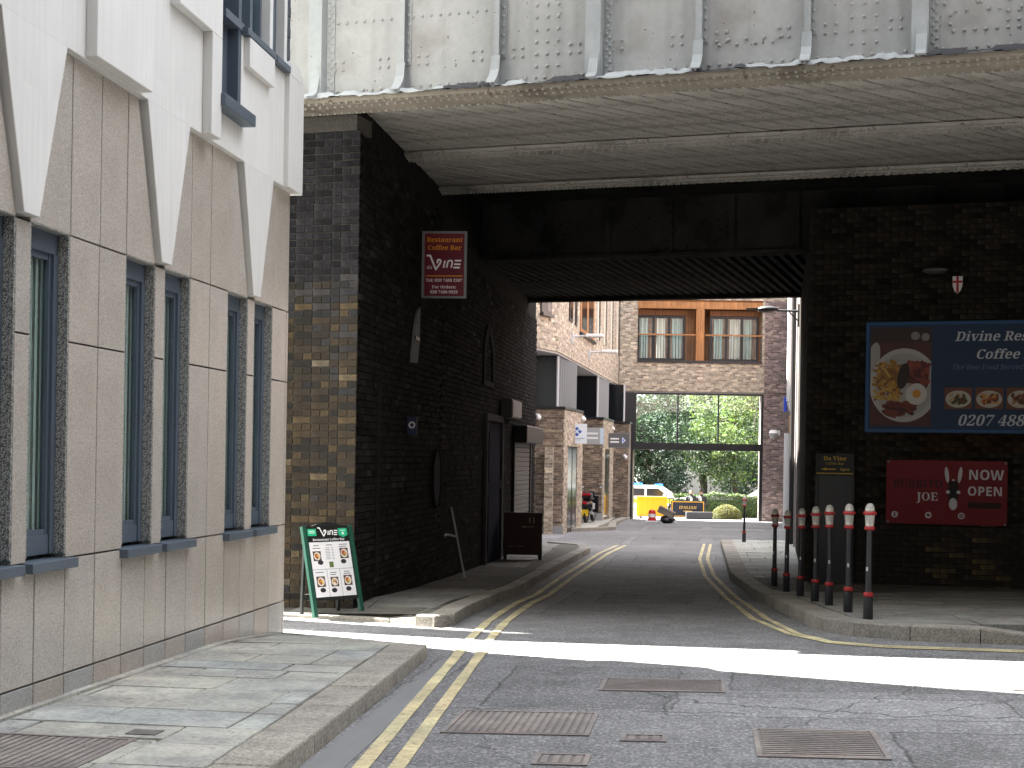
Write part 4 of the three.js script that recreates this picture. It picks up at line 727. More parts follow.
{ // coffee bar door with its name board
  const o = thing('coffee_bar_door', 'dark door with a yellow lettered name board above, behind the bollards', 'door', onBw(5.01, 0, -8.37), -BT);
  mesh('door_leaf', [b2(-.25, .25, -.25, 1.44, -.02, .01), b2(-.19, .19, .8, 1.34, .0105, .02), b2(-.19, .19, -.1, .65, .0105, .02)], std({ color: lin(.022, .022, .028) }, .4), o);
  mesh('door_frame', [b2(-.30, -.252, -.25, 1.44, -.02, .035), b2(.252, .30, -.25, 1.44, -.02, .035)], MT.black, o); mesh('name_board', b2(-.29, .29, 1.45, 1.78, -.02, .04), MT.black, o);
  panel(o, 'name_print', .56, .31, canvasTex(336, 186, (g, w, h) => { g.fillStyle = '#0c0c0e'; g.fillRect(0, 0, w, h); g.fillStyle = '#c9a227'; g.textAlign = 'center'; g.font = 'bold 54px serif'; g.fillText('Da Vine', w / 2, 56); g.font = '34px serif'; g.fillText('Coffee Bar', w / 2, 96); g.fillRect(0, h - 14, w, 10); g.beginPath(); g.moveTo(40, 138); g.lineTo(90, 124); g.lineTo(90, 133); g.lineTo(180, 133); g.lineTo(180, 143); g.lineTo(90, 143); g.lineTo(90, 152); g.fill(); g.font = 'bold 34px serif'; g.fillText('Open', 260, 150); }), .0415, 1.615);
}
{ // shield and wall lamp
  const o = thing('city_shield', 'small white shield with red cross hanging high on the right wall', 'crest', onBw(6.79, 4.36, -8.31), -BT);
  const sh = (k) => [[-.075 * k, .13 * k], [.075 * k, .13 * k], [.07 * k, -.02], [.045 * k, -.09 * k], [0, -.135 * k], [-.045 * k, -.09 * k], [-.07 * k, -.02]];
  mesh('shield', extr(sh(1), .02), MT.white, o); const rm = std({ color: lin(.42, .01, .015) }, .5); mesh('cross', [b2(-.017, .017, -.12, .128, .0205, .026), b2(-.07, .07, .03, .062, .0205, .0255)], rm, o); mesh('bracket', bar([0, .05, 0], [0, .05, -.06], .012), MT.black, o);
  const l = thing('wall_lamp', 'dark wall lamp with flat oval head, left of the shield on right wall', 'lamp', onBw(6.5, 4.55, -8.3), -BT);
  mesh('lamp_head', sph(.2, -.02, .02, .15, 1, .28, .7), std({ color: lin(.09, .09, .095) }, .5), l); mesh('arm', bar([.1, 0, -.08], [.02, 0, .1], .02), MT.black, l);
}
{ // lamp on an arm at the far mouth of the passage
  const o = thing('arm_lamp', 'black lamp on horizontal arm at the far right mouth of the underpass', 'lamp', [1.97, 4.99, -32.75]);
  mesh('arm', [bar([0, 0, 0], [-.62, .03, -.1], .025), bar([0, -.25, 0], [-.25, .0, -.04], .014), bx(.06, .5, .12, -.01, -.1, 0)], MT.black, o); mesh('lamp_head', [sph(.24, -.70, .05, -.1, 1, .32, .6), bx(.36, .035, .1, -1.0, .055, -.1)], MT.black, o);
}
// small fittings on the left inner wall
{
  const WX = -3.936, wall = (name, label, cat) => thing(name, label, cat, [WX, 0, 0]);
  let o = wall('number_plaque', 'small dark blue plaque with white ring on the left inner wall', 'plaque'); mesh('plate', b2(.0, .13, 1.92, 2.16, -18.75, -18.78), std({ color: lin(.01, .015, .05) }, .5), o); mesh('ring', (() => { const g = new THREE.TorusGeometry(.036, .012, 8, 18); g.translate(.065, 2.05, -18.742); return g; })(), MT.paleGrey, o);
  o = wall('wall_panel', 'narrow pale upright panel high on the left inner wall below the hanging sign', 'panel'); mesh('panel_sheet', (() => { const g = extr([[18.85, 2.88], [19.25, 2.9], [19.36, 3.2], [19.36, 3.66], [19.2, 3.58], [19.0, 3.3]], .03); g.rotateY(Math.PI / 2); return uvm(g); })(), dull({ color: lin(.2, .2, .205) }), o); mesh('bracket', b2(.0301, .045, 3.2, 3.25, -19.0, -19.3), MT.black, o);
  o = wall('wall_mirror', 'dim tall oval plate on the left inner wall, above the leaning pole', 'plate'); mesh('plate', (() => { const g = new THREE.CylinderGeometry(1, 1, .03, 28); g.rotateZ(Math.PI / 2); g.scale(1, .41, .30); g.translate(.02, 1.32, -20.75); return g; })(), dull({ color: lin(.05, .053, .062) }), o); mesh('rim', (() => { const g = new THREE.TorusGeometry(1, .05, 8, 28); g.rotateY(Math.PI / 2); g.scale(.4, .41, .30); g.translate(.03, 1.32, -20.75); return g; })(), MT.soot, o);
  o = wall('blue_door', 'dark blue door with pale metal frame in the left inner wall', 'door'); mesh('door_leaf', b2(-.05, .02, -.35, 2.25, -25.55, -27.3), dull({ color: lin(.014, .018, .035) }), o); mesh('door_frame', [b2(-.02, .06, -.35, 2.42, -25.38, -25.5), b2(-.02, .06, -.35, 2.42, -27.35, -27.5), b2(-.02, .06, 2.3, 2.42, -25.5, -27.35)], dull({ color: lin(.09, .093, .10) }), o); mesh('door_panel', [b2(.021, .035, 1.2, 2.1, -25.8, -27.05), b2(.021, .035, -.1, .95, -25.8, -27.05)], dull({ color: lin(.02, .024, .045) }), o); mesh('door_handle', bar([.06, 1.05, -27.1], [.06, 1.2, -27.1], .015), MT.grey, o);
  o = wall('junction_box', 'grey metal box over the shuttered opening on left inner wall', 'box'); mesh('box_body', rbx(.22, .36, 1.4, .02, .11, 2.58, -28.1), std({ color: lin(.13, .125, .12) }, .6), o); mesh('lid', rbx(.012, .3, 1.3, .004, .227, 2.58, -28.1), MT.grey, o);
  o = wall('roller_shutter', 'ribbed grey roller shutter at the far end of left inner wall', 'shutter'); for (let k = 0; k < 22; k++) mesh('slat', rbx(.03, .092, 2.5, .012, .02, -.2 + k * .1, -30.5), std({ color: lin(.10, .10, .098), metalness: .3 }, .5), o); mesh('guide', [b2(0, .06, -.35, 2.05, -29.1, -29.22), b2(0, .06, -.35, 2.05, -31.78, -31.9)], MT.black, o); mesh('shutter_housing', rbx(.3, .36, 2.9, .03, .15, 2.12, -30.6), MT.black, o);
  o = wall('arched_niche', 'faint tall round-headed blind niche above the blue door', 'niche'); mesh('niche_frame', (() => { const p = [[25.1, 2.9]]; for (let k = 0; k <= 12; k++) { const a = Math.PI * k / 12; p.push([25.7 - .6 * Math.cos(a), 3.5 + .5 * Math.sin(a)]); } p.push([26.3, 2.9]); const g = extr(p, .03, 0, [[[25.25, 3.0], [26.15, 3.0], [26.15, 3.5], [25.7, 3.85], [25.25, 3.5]]]); g.rotateY(Math.PI / 2); return uvm(g); })(), dull({ color: lin(.03, .03, .032) }), o);
  const p = thing('leaning_pole', 'thin pale metal pole with short side arm, leaning on the left inner wall', 'pole');
  mesh('shaft', bar([-3.60, Y(-3.6, 21.6) + .13, -21.6], [-3.925, .86, -22.1], .017, 10), std({ color: lin(.5, .5, .5), metalness: .2 }, .4), p); mesh('side_arm', [bar([-3.79, .42, -21.87], [-3.98 + .06, .46, -21.66], .016, 8), bar([-3.92, .46, -21.66], [-3.92, .44, -21.56], .016, 8)], std({ color: lin(.45, .45, .45), metalness: .2 }, .4), p); mesh('foot', sph(.035, -3.60, Y(-3.6, 21.6) + .15, -21.6, 1, .7, 1), MT.black, p);
}
// signs, cameras and lamps on the far buildings
{
  const sg = (name, label, x, y, s, w, h, t, side) => { const o = thing(name, label, 'sign', [x, y, -s], PF * .6); mesh('sign_box', b2(-w / 2, w / 2, -h / 2, h / 2, -.09, 0), side, o); panel(o, 'sign_face', w - .02, h - .02, t, .003); mesh('bracket', b2(-w / 2 - .14, -w / 2 - .002, -h / 2 + .02, h / 2 - .02, -.07, -.02), MT.black, o); return o; };
  sg('projecting_sign', 'white square projecting sign with blue four-petal logo on the brick block', -4.02, 2.40, 44.6, .62, .62, canvasTex(256, 256, (g, w, h) => { g.fillStyle = '#dfe6ee'; g.fillRect(0, 0, w, h); g.fillStyle = '#3f5fae'; for (const [x, y] of [[128, 62], [128, 138], [90, 100], [166, 100]]) { g.save(); g.translate(x, y); g.rotate(Math.PI / 4); g.fillRect(-20, -20, 40, 40); g.restore(); } g.fillStyle = '#8a97b4'; g.fillRect(28, 184, 200, 10); g.fillRect(70, 206, 116, 8); }), MT.white);
  sg('projecting_sign', 'pale grey half-hidden projecting sign behind the white one', -3.72, 2.38, 47.5, .66, .55, canvasTex(128, 100, (g, w, h) => { g.fillStyle = '#a6a8aa'; g.fillRect(0, 0, w, h); g.fillStyle = '#e8ebee'; g.fillRect(20, 28, 70, 12); g.fillRect(20, 56, 70, 12); g.fillStyle = '#c2d4e4'; g.fillRect(104, 0, 24, h); }), MT.grey);
  sg('projecting_sign', 'dark grey projecting sign with white lettering and blue arrow', -3.38, 2.34, 55, .86, .56, canvasTex(256, 166, (g, w, h) => { g.fillStyle = '#5b5d60'; g.fillRect(0, 0, w, h); g.fillStyle = '#e4e6e8'; g.fillRect(36, 54, 100, 18); g.fillRect(36, 92, 100, 18); g.fillStyle = '#c9d4ee'; g.beginPath(); g.moveTo(172, 40); g.lineTo(214, 82); g.lineTo(172, 122); g.fill(); g.fillStyle = '#5b78d8'; g.fillRect(180, 70, 14, 22); }), MT.grey);
  const cam = (x, y, s, label) => { const o = thing('security_camera', label, 'camera', [x, y, -s]); mesh('camera_body', [bar([0, 0, .02], [.05, -.04, .3], .075, 12), sph(.08, .05, -.04, .3)], MT.white, o); mesh('mount', bx(.1, .12, .05, 0, .03, .01), MT.paleGrey, o); };
  cam(-4.98, 2.86, 42.45, 'small white camera on the dark front of the nearest brick block'); cam(-3.98, 2.92, 46.2, 'small white camera above the white projecting sign'); cam(-3.74, 2.85, 56.8, 'small white camera above the dark grey projecting sign'); cam(-3.35, 1.75, 58.85, 'small white camera low on the last brick block beside the passage');
  { const o = thing('dome_camera', 'white dome camera on bracket, brick pier right of the passage', 'camera', [2.72, 2.72, -60.6], PF); mesh('bracket', [bar([.12, .1, 0], [-.12, .14, .35], .045), bx(.12, .2, .06, .14, .1, 0)], MT.paleGrey, o); mesh('dome', sph(.17, -.14, .0, .38, 1, .9, 1), MT.grey, o); mesh('cap', cyl(.19, .12, .14, -.14, .14, .38), MT.white, o); }
  { const o = thing('street_name_plate', 'small blue plate on the narrow brick wall at right', 'sign', [2.62, 3.62, -51], 0); mesh('plate', rbx(.1, .46, .36, .01), std({ color: lin(.01, .05, .45) }, .5), o); mesh('rim', [bx(.106, .03, .37, 0, .235, 0), bx(.106, .03, .37, 0, -.235, 0)], std({ color: lin(.02, .08, .5) }, .5), o); }
  for (const [s, y, l] of [[44.9, 5.42, 'upper white floodlight arm on the buff brick wall'], [49.5, 5.27, 'lower white floodlight arm on the buff brick wall']]) {
    const wx = -4.36 + (s - 42) * .0329, o = thing('floodlight_arm', l, 'lamp', [wx, y, -s]); mesh('arm', [bar([0, 0, 0], [.5, .02, .0], .03), bx(.06, .3, .12, .03, -.06, 0)], MT.paleGrey, o); mesh('lamp_head', rbx(.56, .11, .24, .04, .72, .03, 0), MT.white, o);
  }
}

// ------------------------------------------------------------------ bollards
{
  const rm = std({ color: lin(.36, .02, .022) }, .45), wm = std({ color: lin(.70, .69, .66), map: TX.york }, .5), km = std({ color: lin(.016, .018, .024) }, .38);
  const lt = (p, n) => lathe(p.map(([r, y]) => [r * .76, y]), n);
  function bollard(label) {
    const o = thing('bollard', label, 'bollard', [0, 0, 0], 0, 'red and white capped bollards on the right pavement');
    mesh('post', (() => { const g = lt([[.05, .24], [.044, .27], [.036, .86], [.042, .885], [.042, .9]], 12); return g; })(), km, o);
    mesh('base', lt([[.0, 0], [.066, 0], [.064, .2], [.055, .215], [.055, .225], [0, .225]], 8), km, o);
    mesh('foot_ring', lt([[.055, .225], [.066, .23], [.066, .262], [.048, .27]], 16), rm, o);
    mesh('lower_ring', lt([[.04, .885], [.066, .89], [.07, .905], [.064, .925], [.04, .925]], 16), rm, o);
    mesh('collar', lt([[.05, .925], [.054, .94], [.065, 1.035], [.06, 1.04]], 16), wm, o);
    mesh('upper_ring', lt([[.06, 1.035], [.084, 1.04], [.088, 1.055], [.08, 1.07], [.05, 1.074]], 16), rm, o);
    mesh('cap', lt([[.058, 1.07], [.062, 1.09], [.054, 1.122], [.034, 1.146], [0, 1.154]], 16), wm, o);
    mesh('emblem', bx(.018, .04, .008, -.009, .50, .031), MT.paleGrey, o);
    return o;
  }
  const sp = [[1.60, 14.77], [1.50, 15.76], [1.40, 16.94], [1.31, 17.90], [1.22, 19.30], [1.12, 20.75], [1.01, 22.0]];
  const lb = ['nearest bollard of the row, right-hand end', 'second bollard from the right in the row', 'third bollard from the right in the row', 'fourth bollard from the right, middle of the row', 'fifth bollard from the right in the row', 'sixth bollard from the right, last but one', 'farthest bollard of the row, left-hand end'];
  let first; sp.forEach(([x, s], i) => { let o; if (!i) o = first = bollard(lb[0]); else { o = first.clone(); o.name = numbered('bollard'); scene.add(o); o.userData = { ...first.userData, label: lb[i] }; } o.position.set(x, Y(x, s) + .138, -s); o.rotation.set(rr(-.008, .008), rr(-.4, .2), rr(-.008, .012)); });
  const o = first.clone(); o.name = numbered('bollard'); scene.add(o); o.userData = { label: 'lone black bollard on the pale paving beyond the bridge', category: 'bollard' }; o.position.set(.92, Y(.92, 36.6) + .138, -36.6);
}
// ------------------------------------------------------------------ covers set in the road and pavement
{
  const im = std({ color: lin(.33, .285, .275), map: TX.york }, .65), fm = std({ color: lin(.22, .195, .19), map: TX.york }, .7);
  function cover(label, x0, x1, s0, s1, off, ribs, along, skew = 0) {
    const o = thing('inspection_cover', label, 'manhole cover'); const sk = (x, s) => [x + skew * (s - s0), s];
    const q = (a, b, c, d, e, th, m, name, par) => mesh(name, slab([sk(a, c), sk(b, c), sk(b, d), sk(a, d)], e, th), m, par);
    q(x0, x1, s0, s1, off, .02, fm, 'plate', o);
    for (const [a, b, c, d] of [[x0 - .03, x1 + .03, s0 - .03, s0], [x0 - .03, x1 + .03, s1, s1 + .03], [x0 - .03, x0, s0, s1], [x1, x1 + .03, s0, s1]]) q(a, b, c, d, off + .006, .03, im, 'frame', o);
    for (let k = 0; k < ribs; k++) { if (along) { const a = x0 + (x1 - x0) * (k + .2) / ribs, b = x0 + (x1 - x0) * (k + .8) / ribs; q(a, b, s0 + .015, s1 - .015, off + .005, .01, im, 'rib', o); } else { const a = s0 + (s1 - s0) * (k + .2) / ribs, b = s0 + (s1 - s0) * (k + .8) / ribs; q(x0 + .015, x1 - .015, a, b, off + .005, .01, im, 'rib', o); } }
    return o;
  }
  cover('long ribbed reddish cover in the road beside the yellow lines', -1.53, -.70, 8.56, 9.32, .003, 17, true);
  cover('ribbed cover in the middle of the road just before the sunlit strip', -.72, .12, 10.36, 10.92, .003, 14, false);
  cover('ribbed cover at the bottom right of the road', .32, .98, 8.05, 8.86, .003, 14, false);
  cover('small narrow cover right of the long ribbed one', -.45, -.24, 8.42, 8.58, .003, 3, true);
  cover('small square cover at the bottom centre of the road', -.88, -.64, 7.70, 7.94, .003, 4, true);
  cover('reddish cover at the right edge of the road', 2.2, 2.9, 10.7, 11.2, .003, 9, true);
  cover('reddish ribbed cover at the bottom left of the pavement', -3.75, -3.02, 6.6, 7.36, .123, 15, true);
  { const o = thing('stopcock_cover', 'small cover set in pale mortar on the left pavement', 'manhole cover'); mesh('mortar_bed', slab(rect(-3.17, -2.86, 7.42, 7.72), .128, .03), MT.york[6], o); mesh('lid', slab(rect(-3.10, -2.93, 7.49, 7.63), .133, .02), fm, o); }
}
// ------------------------------------------------------------------ beyond the passage: pavement, park, people, cars
function sdfBody(bones, half, res, k = .03) {
  const mc = new MarchingCubes(res, MT.black, false, false, 60000); mc.isolation = 0; const f = mc.field, n = res, h = n / 2;
  const seg = (p, a, b, ra, rb) => { const ax = p[0] - a[0], ay = p[1] - a[1], az = p[2] - a[2], bx_ = b[0] - a[0], by = b[1] - a[1], bz = b[2] - a[2]; const L = bx_ * bx_ + by * by + bz * bz || 1e-9, t = clamp((ax * bx_ + ay * by + az * bz) / L); return Math.hypot(ax - bx_ * t, ay - by * t, az - bz * t) - (ra + (rb - ra) * t); };
  for (let z = 0; z < n; z++) for (let y = 0; y < n; y++) for (let x = 0; x < n; x++) {
    const p = [(x - h) / h * half, (y - h) / h * half, (z - h) / h * half]; let d = 9;
    for (const [a, b, ra, rb] of bones) { const e = seg(p, a, b, ra, rb), q = clamp(.5 + .5 * (d - e) / k); d = d + (e - d) * q - k * q * (1 - q); }
    f[x + y * n + z * n * n] = -d;
  }
  mc.update(); const c = mc.count, g = new THREE.BufferGeometry(); g.setAttribute('position', new THREE.BufferAttribute(mc.positionArray.slice(0, c * 3), 3)); g.setAttribute('normal', new THREE.BufferAttribute(mc.normalArray.slice(0, c * 3), 3)); g.scale(half, half, half); return g;
}
{
  const suit = std({ color: lin(.012, .013, .017) }, .8), skin = std({ color: lin(.34, .21, .15) }, .6), hairM = std({ color: lin(.01, .009, .008) }, .7);
  function seated(label, x, s, turn, hat) {
    const gy = Y(x, s), o = thing('person', label, 'person', [x, gy, -s], turn, 'people seated outside beyond the passage');
    // seated figure: hips 0.5 above ground; origin of the field 0.7 up
    const b = [[[-.08, -.18, 0], [.08, -.18, 0], .12, .12], [[0, -.12, 0], [0, .18, .02], .15, .16], [[-.15, .24, .01], [.15, .24, .01], .085, .085], [[0, .25, .01], [0, .36, .02], .06, .055], [[0, .43, .03], [0, .50, .025], .088, .085],
      [[-.19, .24, 0], [-.25, -.02, .03], .06, .05], [[-.25, -.02, .03], [-.12, -.06, .26], .045, .035], [[.19, .24, 0], [.25, -.02, .03], .06, .05], [[.25, -.02, .03], [.12, -.06, .26], .045, .035],
      [[-.09, -.18, .02], [-.12, -.17, .42], .09, .07], [[.09, -.18, .02], [.12, -.17, .42], .09, .07], [[-.12, -.17, .42], [-.12, -.62, .44], .065, .045], [[.12, -.17, .42], [.12, -.62, .44], .065, .045], [[-.12, -.64, .42], [-.12, -.65, .58], .045, .035], [[.12, -.64, .42], [.12, -.65, .58], .045, .035],
      ...[-1, 1].flatMap(q => [0, 1, 2, 3, 4].map(k => [[q * (.12 - .012 * (k - 2)), -.06, .26], [q * (.09 - .014 * (k - 2)), -.075, .33 - (k === 4 ? .03 : 0)], .011, .009]))];
    const g = sdfBody(b, .85, 56); const body = mesh('body', g, suit, o); body.position.y = .70;
    mesh('face', [(() => { const q = sph(.08, 0, 1.165, .065, .92, 1.2, .82, 16); return q; })(), (() => { const q = new THREE.ConeGeometry(.016, .05, 6); q.rotateX(.5); q.translate(0, 1.165, .135); return q; })(), sph(.02, -.078, 1.16, .03, .5, 1, 1, 8), sph(.02, .078, 1.16, .03, .5, 1, 1, 8)], skin, o);
    mesh('eyes', [sph(.01, -.03, 1.185, .125), sph(.01, .03, 1.185, .125), bx(.045, .008, .01, 0, 1.115, .122)], hairM, o);
    mesh('hair', sph(.098, 0, 1.215, .005, .98, .9, 1), hairM, o); mesh('shirt', [extr([[-.05, 0], [.05, 0], [.045, .2], [0, .27], [-.045, .2]], .01)].map(q => { q.translate(0, .72, .185); return q; }), MT.white, o);
    mesh('hand', [sph(.04, -.12, .64, .28), sph(.04, .12, .64, .28)], skin, o);
    if (hat) mesh('hat', [cyl(.17, .17, .02, 0, 1.27, .01, 18), cyl(.1, .09, .12, 0, 1.335, .01, 18)], hairM, o);
    const c = thing('cafe_chair', label.replace(/person.*/, 'chair under the seated person ') + (hat ? 'in the hat' : 'in white shirt'), 'chair', [x, gy, -s], turn); mesh('seat', rbx(.42, .03, .42, .01, 0, .385, .04), MT.black, c); mesh('backrest', rbx(.4, .4, .025, .01, 0, .68, -.18), MT.black, c); for (const [a, e] of [[-.18, -.16], [.18, -.16], [-.18, .22], [.18, .22]]) mesh('leg', bar([a, 0, e], [a, .38, e], .012), MT.black, c);
  }
  seated('person in black jacket and white shirt seated behind the dark sign', -.75, 67.5, .1, false); seated('person in black with flat-topped hat, seated beside the first', -.28, 68.0, -.15, true);
}
{ // parked police estate, seen side-on
  const s = 78, x0 = -3.2, gy = Y(0, s), o = thing('police_car', 'white car with blue roof lights parked beyond the yellow barrier', 'car', [x0, gy, -s], 0);
  const wh = std({ color: lin(.80, .81, .82) }, .25), prof = [[-2.3, .35], [2.3, .35], [2.35, .6], [2.25, .85], [1.5, .98], [.85, 1.42], [.5, 1.5], [-1.7, 1.5], [-2.15, 1.35], [-2.3, .95]];
  mesh('body', (() => { const g = extr(prof, 1.7, .04); g.translate(0, 0, -.85); return g; })(), wh, o);
  for (const z of [.895, -.895]) mesh('side_window', [[[-1.95, 1.0], [-1.1, 1.0], [-1.1, 1.38], [-1.75, 1.38]], [[-1.0, 1.0], [-.1, 1.0], [-.1, 1.4], [-1.0, 1.4]], [[0, 1.0], [1.15, 1.0], [.62, 1.4], [0, 1.4]]].map(p => { const g = extr(p, .01); g.translate(0, 0, z - .005); return g; }), MT.darkGlass, o);
  mesh('livery_stripe', [b2(-2.2, 2.1, .62, .86, .891, .897)], std({ color: lin(.55, .62, .04) }, .4), o);
  for (const x of [-1.45, 1.45]) for (const z of [.82, -.82]) { const w = mesh('wheel', (() => { const g = cyl(.33, .33, .2, 0, 0, 0, 20); g.rotateX(Math.PI / 2); g.translate(x, .33, z); return g; })(), MT.black, o); mesh('rim', (() => { const g = cyl(.2, .2, .21, 0, 0, 0, 14); g.rotateX(Math.PI / 2); g.translate(x, .33, z); return g; })(), MT.grey, w); }
  const bl = std({ color: lin(.02, .16, .75) }, .2); mesh('light_bar', [rbx(.5, .13, .5, .04, -.5, 1.60, 0)], bl, o); mesh('light_bar', rbx(.45, .12, .4, .04, .62, 1.57, 0), bl, o); mesh('mirror', rbx(.14, .12, .18, .03, .95, 1.05, .97), wh, o); mesh('headlight', rbx(.1, .14, .3, .03, 2.28, .75, .6), MT.clear, o);
}
{ // another pale roof at the right edge
  const s = 82, o = thing('parked_car', 'white car roof showing over the hedge beside the passage edge', 'car', [4.2, Y(4, s), -s], 0); mesh('body', (() => { const g = extr([[-2.1, .35], [2.1, .35], [2.15, .8], [1.3, .92], [.75, 1.4], [-1.3, 1.42], [-2.0, .95]], 1.6, .04); g.translate(0, 0, -.8); return g; })(), std({ color: lin(.78, .79, .8) }, .25), o); mesh('side_window', (() => { const g = extr([[-1.6, .95], [1.1, .95], [.68, 1.32], [-1.25, 1.34]], .01); g.translate(0, 0, .84); return g; })(), MT.darkGlass, o); for (const x of [-1.35, 1.35]) mesh('wheel', (() => { const g = cyl(.32, .32, .2, 0, 0, 0, 18); g.rotateX(Math.PI / 2); g.translate(x, .32, .76); return g; })(), MT.black, o);
}
{ // yellow barrier, cone, box and sack
  const ym = std({ color: lin(.75, .42, .01) }, .45); let gy = Y(-2.1, 64);
  let o = thing('road_barrier', 'bright yellow plastic barrier beyond the passage, at its left side', 'barrier', [-2.42, gy, -64.2], PF); mesh('panel', [rbx(1.36, .88, .05, .02, 0, .52, 0), ...[-.5, -.25, 0, .25, .5].map(x => bx(.04, .7, .03, x, .5, .035)), bx(1.3, .05, .03, 0, .92, .04)], ym, o); mesh('foot', [rbx(.12, .08, .5, .02, -.5, .04, 0)], MT.black, o); mesh('foot', rbx(.12, .08, .5, .02, .5, .04, 0), MT.black, o);
  gy = Y(-2.1, 55); o = thing('traffic_cone', 'red and white striped cone stub by the tilted grey box', 'cone', [-2.06, gy + .0, -55]); const red = std({ color: lin(.5, .02, .015) }, .5);
  mesh('cone_base', rbx(.5, .09, .42, .03, 0, .045, 0), MT.paleGrey, o); mesh('band', cyl(.16, .15, .13, 0, .155, 0, 18), red, o); mesh('band', cyl(.15, .14, .13, 0, .285, 0, 18), MT.white, o); mesh('band', lathe([[.14, .35], [.125, .46], [.09, .5], [0, .5]], 18), red, o);
  o = thing('grey_box', 'tilted grey box lying on the black sack in the road', 'box', [-1.52, gy + .42, -55.05]); mesh('box_body', (() => { const g = rbx(.66, .26, .5, .02); g.rotateZ(-.42); return g; })(), std({ color: lin(.30, .27, .24), map: TX.york }, .8), o); mesh('lid_seam', (() => { const g = bx(.668, .012, .506, 0, .05, 0); g.rotateZ(-.42); return g; })(), MT.black, o);
  o = thing('rubbish_sack', 'black sack slumped beneath the tilted grey box', 'sack', [-1.48, gy, -55.05]); const sg = new THREE.IcosahedronGeometry(.28, 4), p = sg.attributes.position, nz = fbm(8, 3); for (let i = 0; i < p.count; i++) { const v = new THREE.Vector3().fromBufferAttribute(p, i), k = .85 + .35 * nz(v.x * .9 + .5, v.y * .9 + v.z * .6 + .5); p.setXYZ(i, v.x * k, Math.max(0, v.y * .55 * k + .14), v.z * k); } sg.computeVertexNormals(); mesh('sack_body', sg, std({ color: lin(.012, .012, .013) }, .35), o); mesh('tie', bar([.2, .1, .12], [.34, .05, .2], .03, 8, .01), MT.white, o);
}
{ // cafe sign, planter, rails
  let gy = Y(-.4, 65); let o = thing('cafe_sign', 'navy board with yellow border and lettering beyond the passage', 'sign', [-.85, gy, -64.6], PF);
  mesh('board', b2(-.75, .75, .08, .82, -.05, 0), std({ color: lin(.012, .018, .035) }, .5), o); panel(o, 'board_print', 1.46, .7, canvasTex(512, 246, (g, w, h) => { g.fillStyle = '#141c2e'; g.fillRect(0, 0, w, h); g.strokeStyle = '#e0a81c'; g.lineWidth = 12; g.strokeRect(12, 12, w - 24, h - 24); g.fillStyle = '#d9b25a'; g.font = 'bold 62px serif'; g.textAlign = 'center'; g.fillText('ITALIAN', w / 2, 122); g.fillRect(190, 150, 132, 14); }), .003, .45); mesh('leg', b2(-.7, -.64, 0, .08, -.05, 0), MT.black, o); mesh('leg', b2(.64, .7, 0, .08, -.05, 0), MT.black, o);
  o = thing('planter', 'low dark planter trough in front of the navy board', 'planter', [-.35, gy, -63.9], PF); mesh('trough', rbx(1.15, .34, .4, .02, 0, .17, 0), std({ color: lin(.03, .033, .04) }, .6), o); mesh('soil', b2(-.54, .54, .341, .36, -.17, .17), std({ color: lin(.03, .02, .012) }, .95), o);
  o = thing('railing', 'short black railing between the yellow barrier and the navy board', 'railing', [-1.68, gy, -64.9], PF); for (const y of [.15, .5, .86]) mesh('rail', b2(-.2, .2, y, y + .05, -.02, .02), MT.black, o); for (const x of [-.18, 0, .18]) mesh('upright', b2(x - .02, x + .02, 0, .9, -.025, .025), MT.black, o);
}
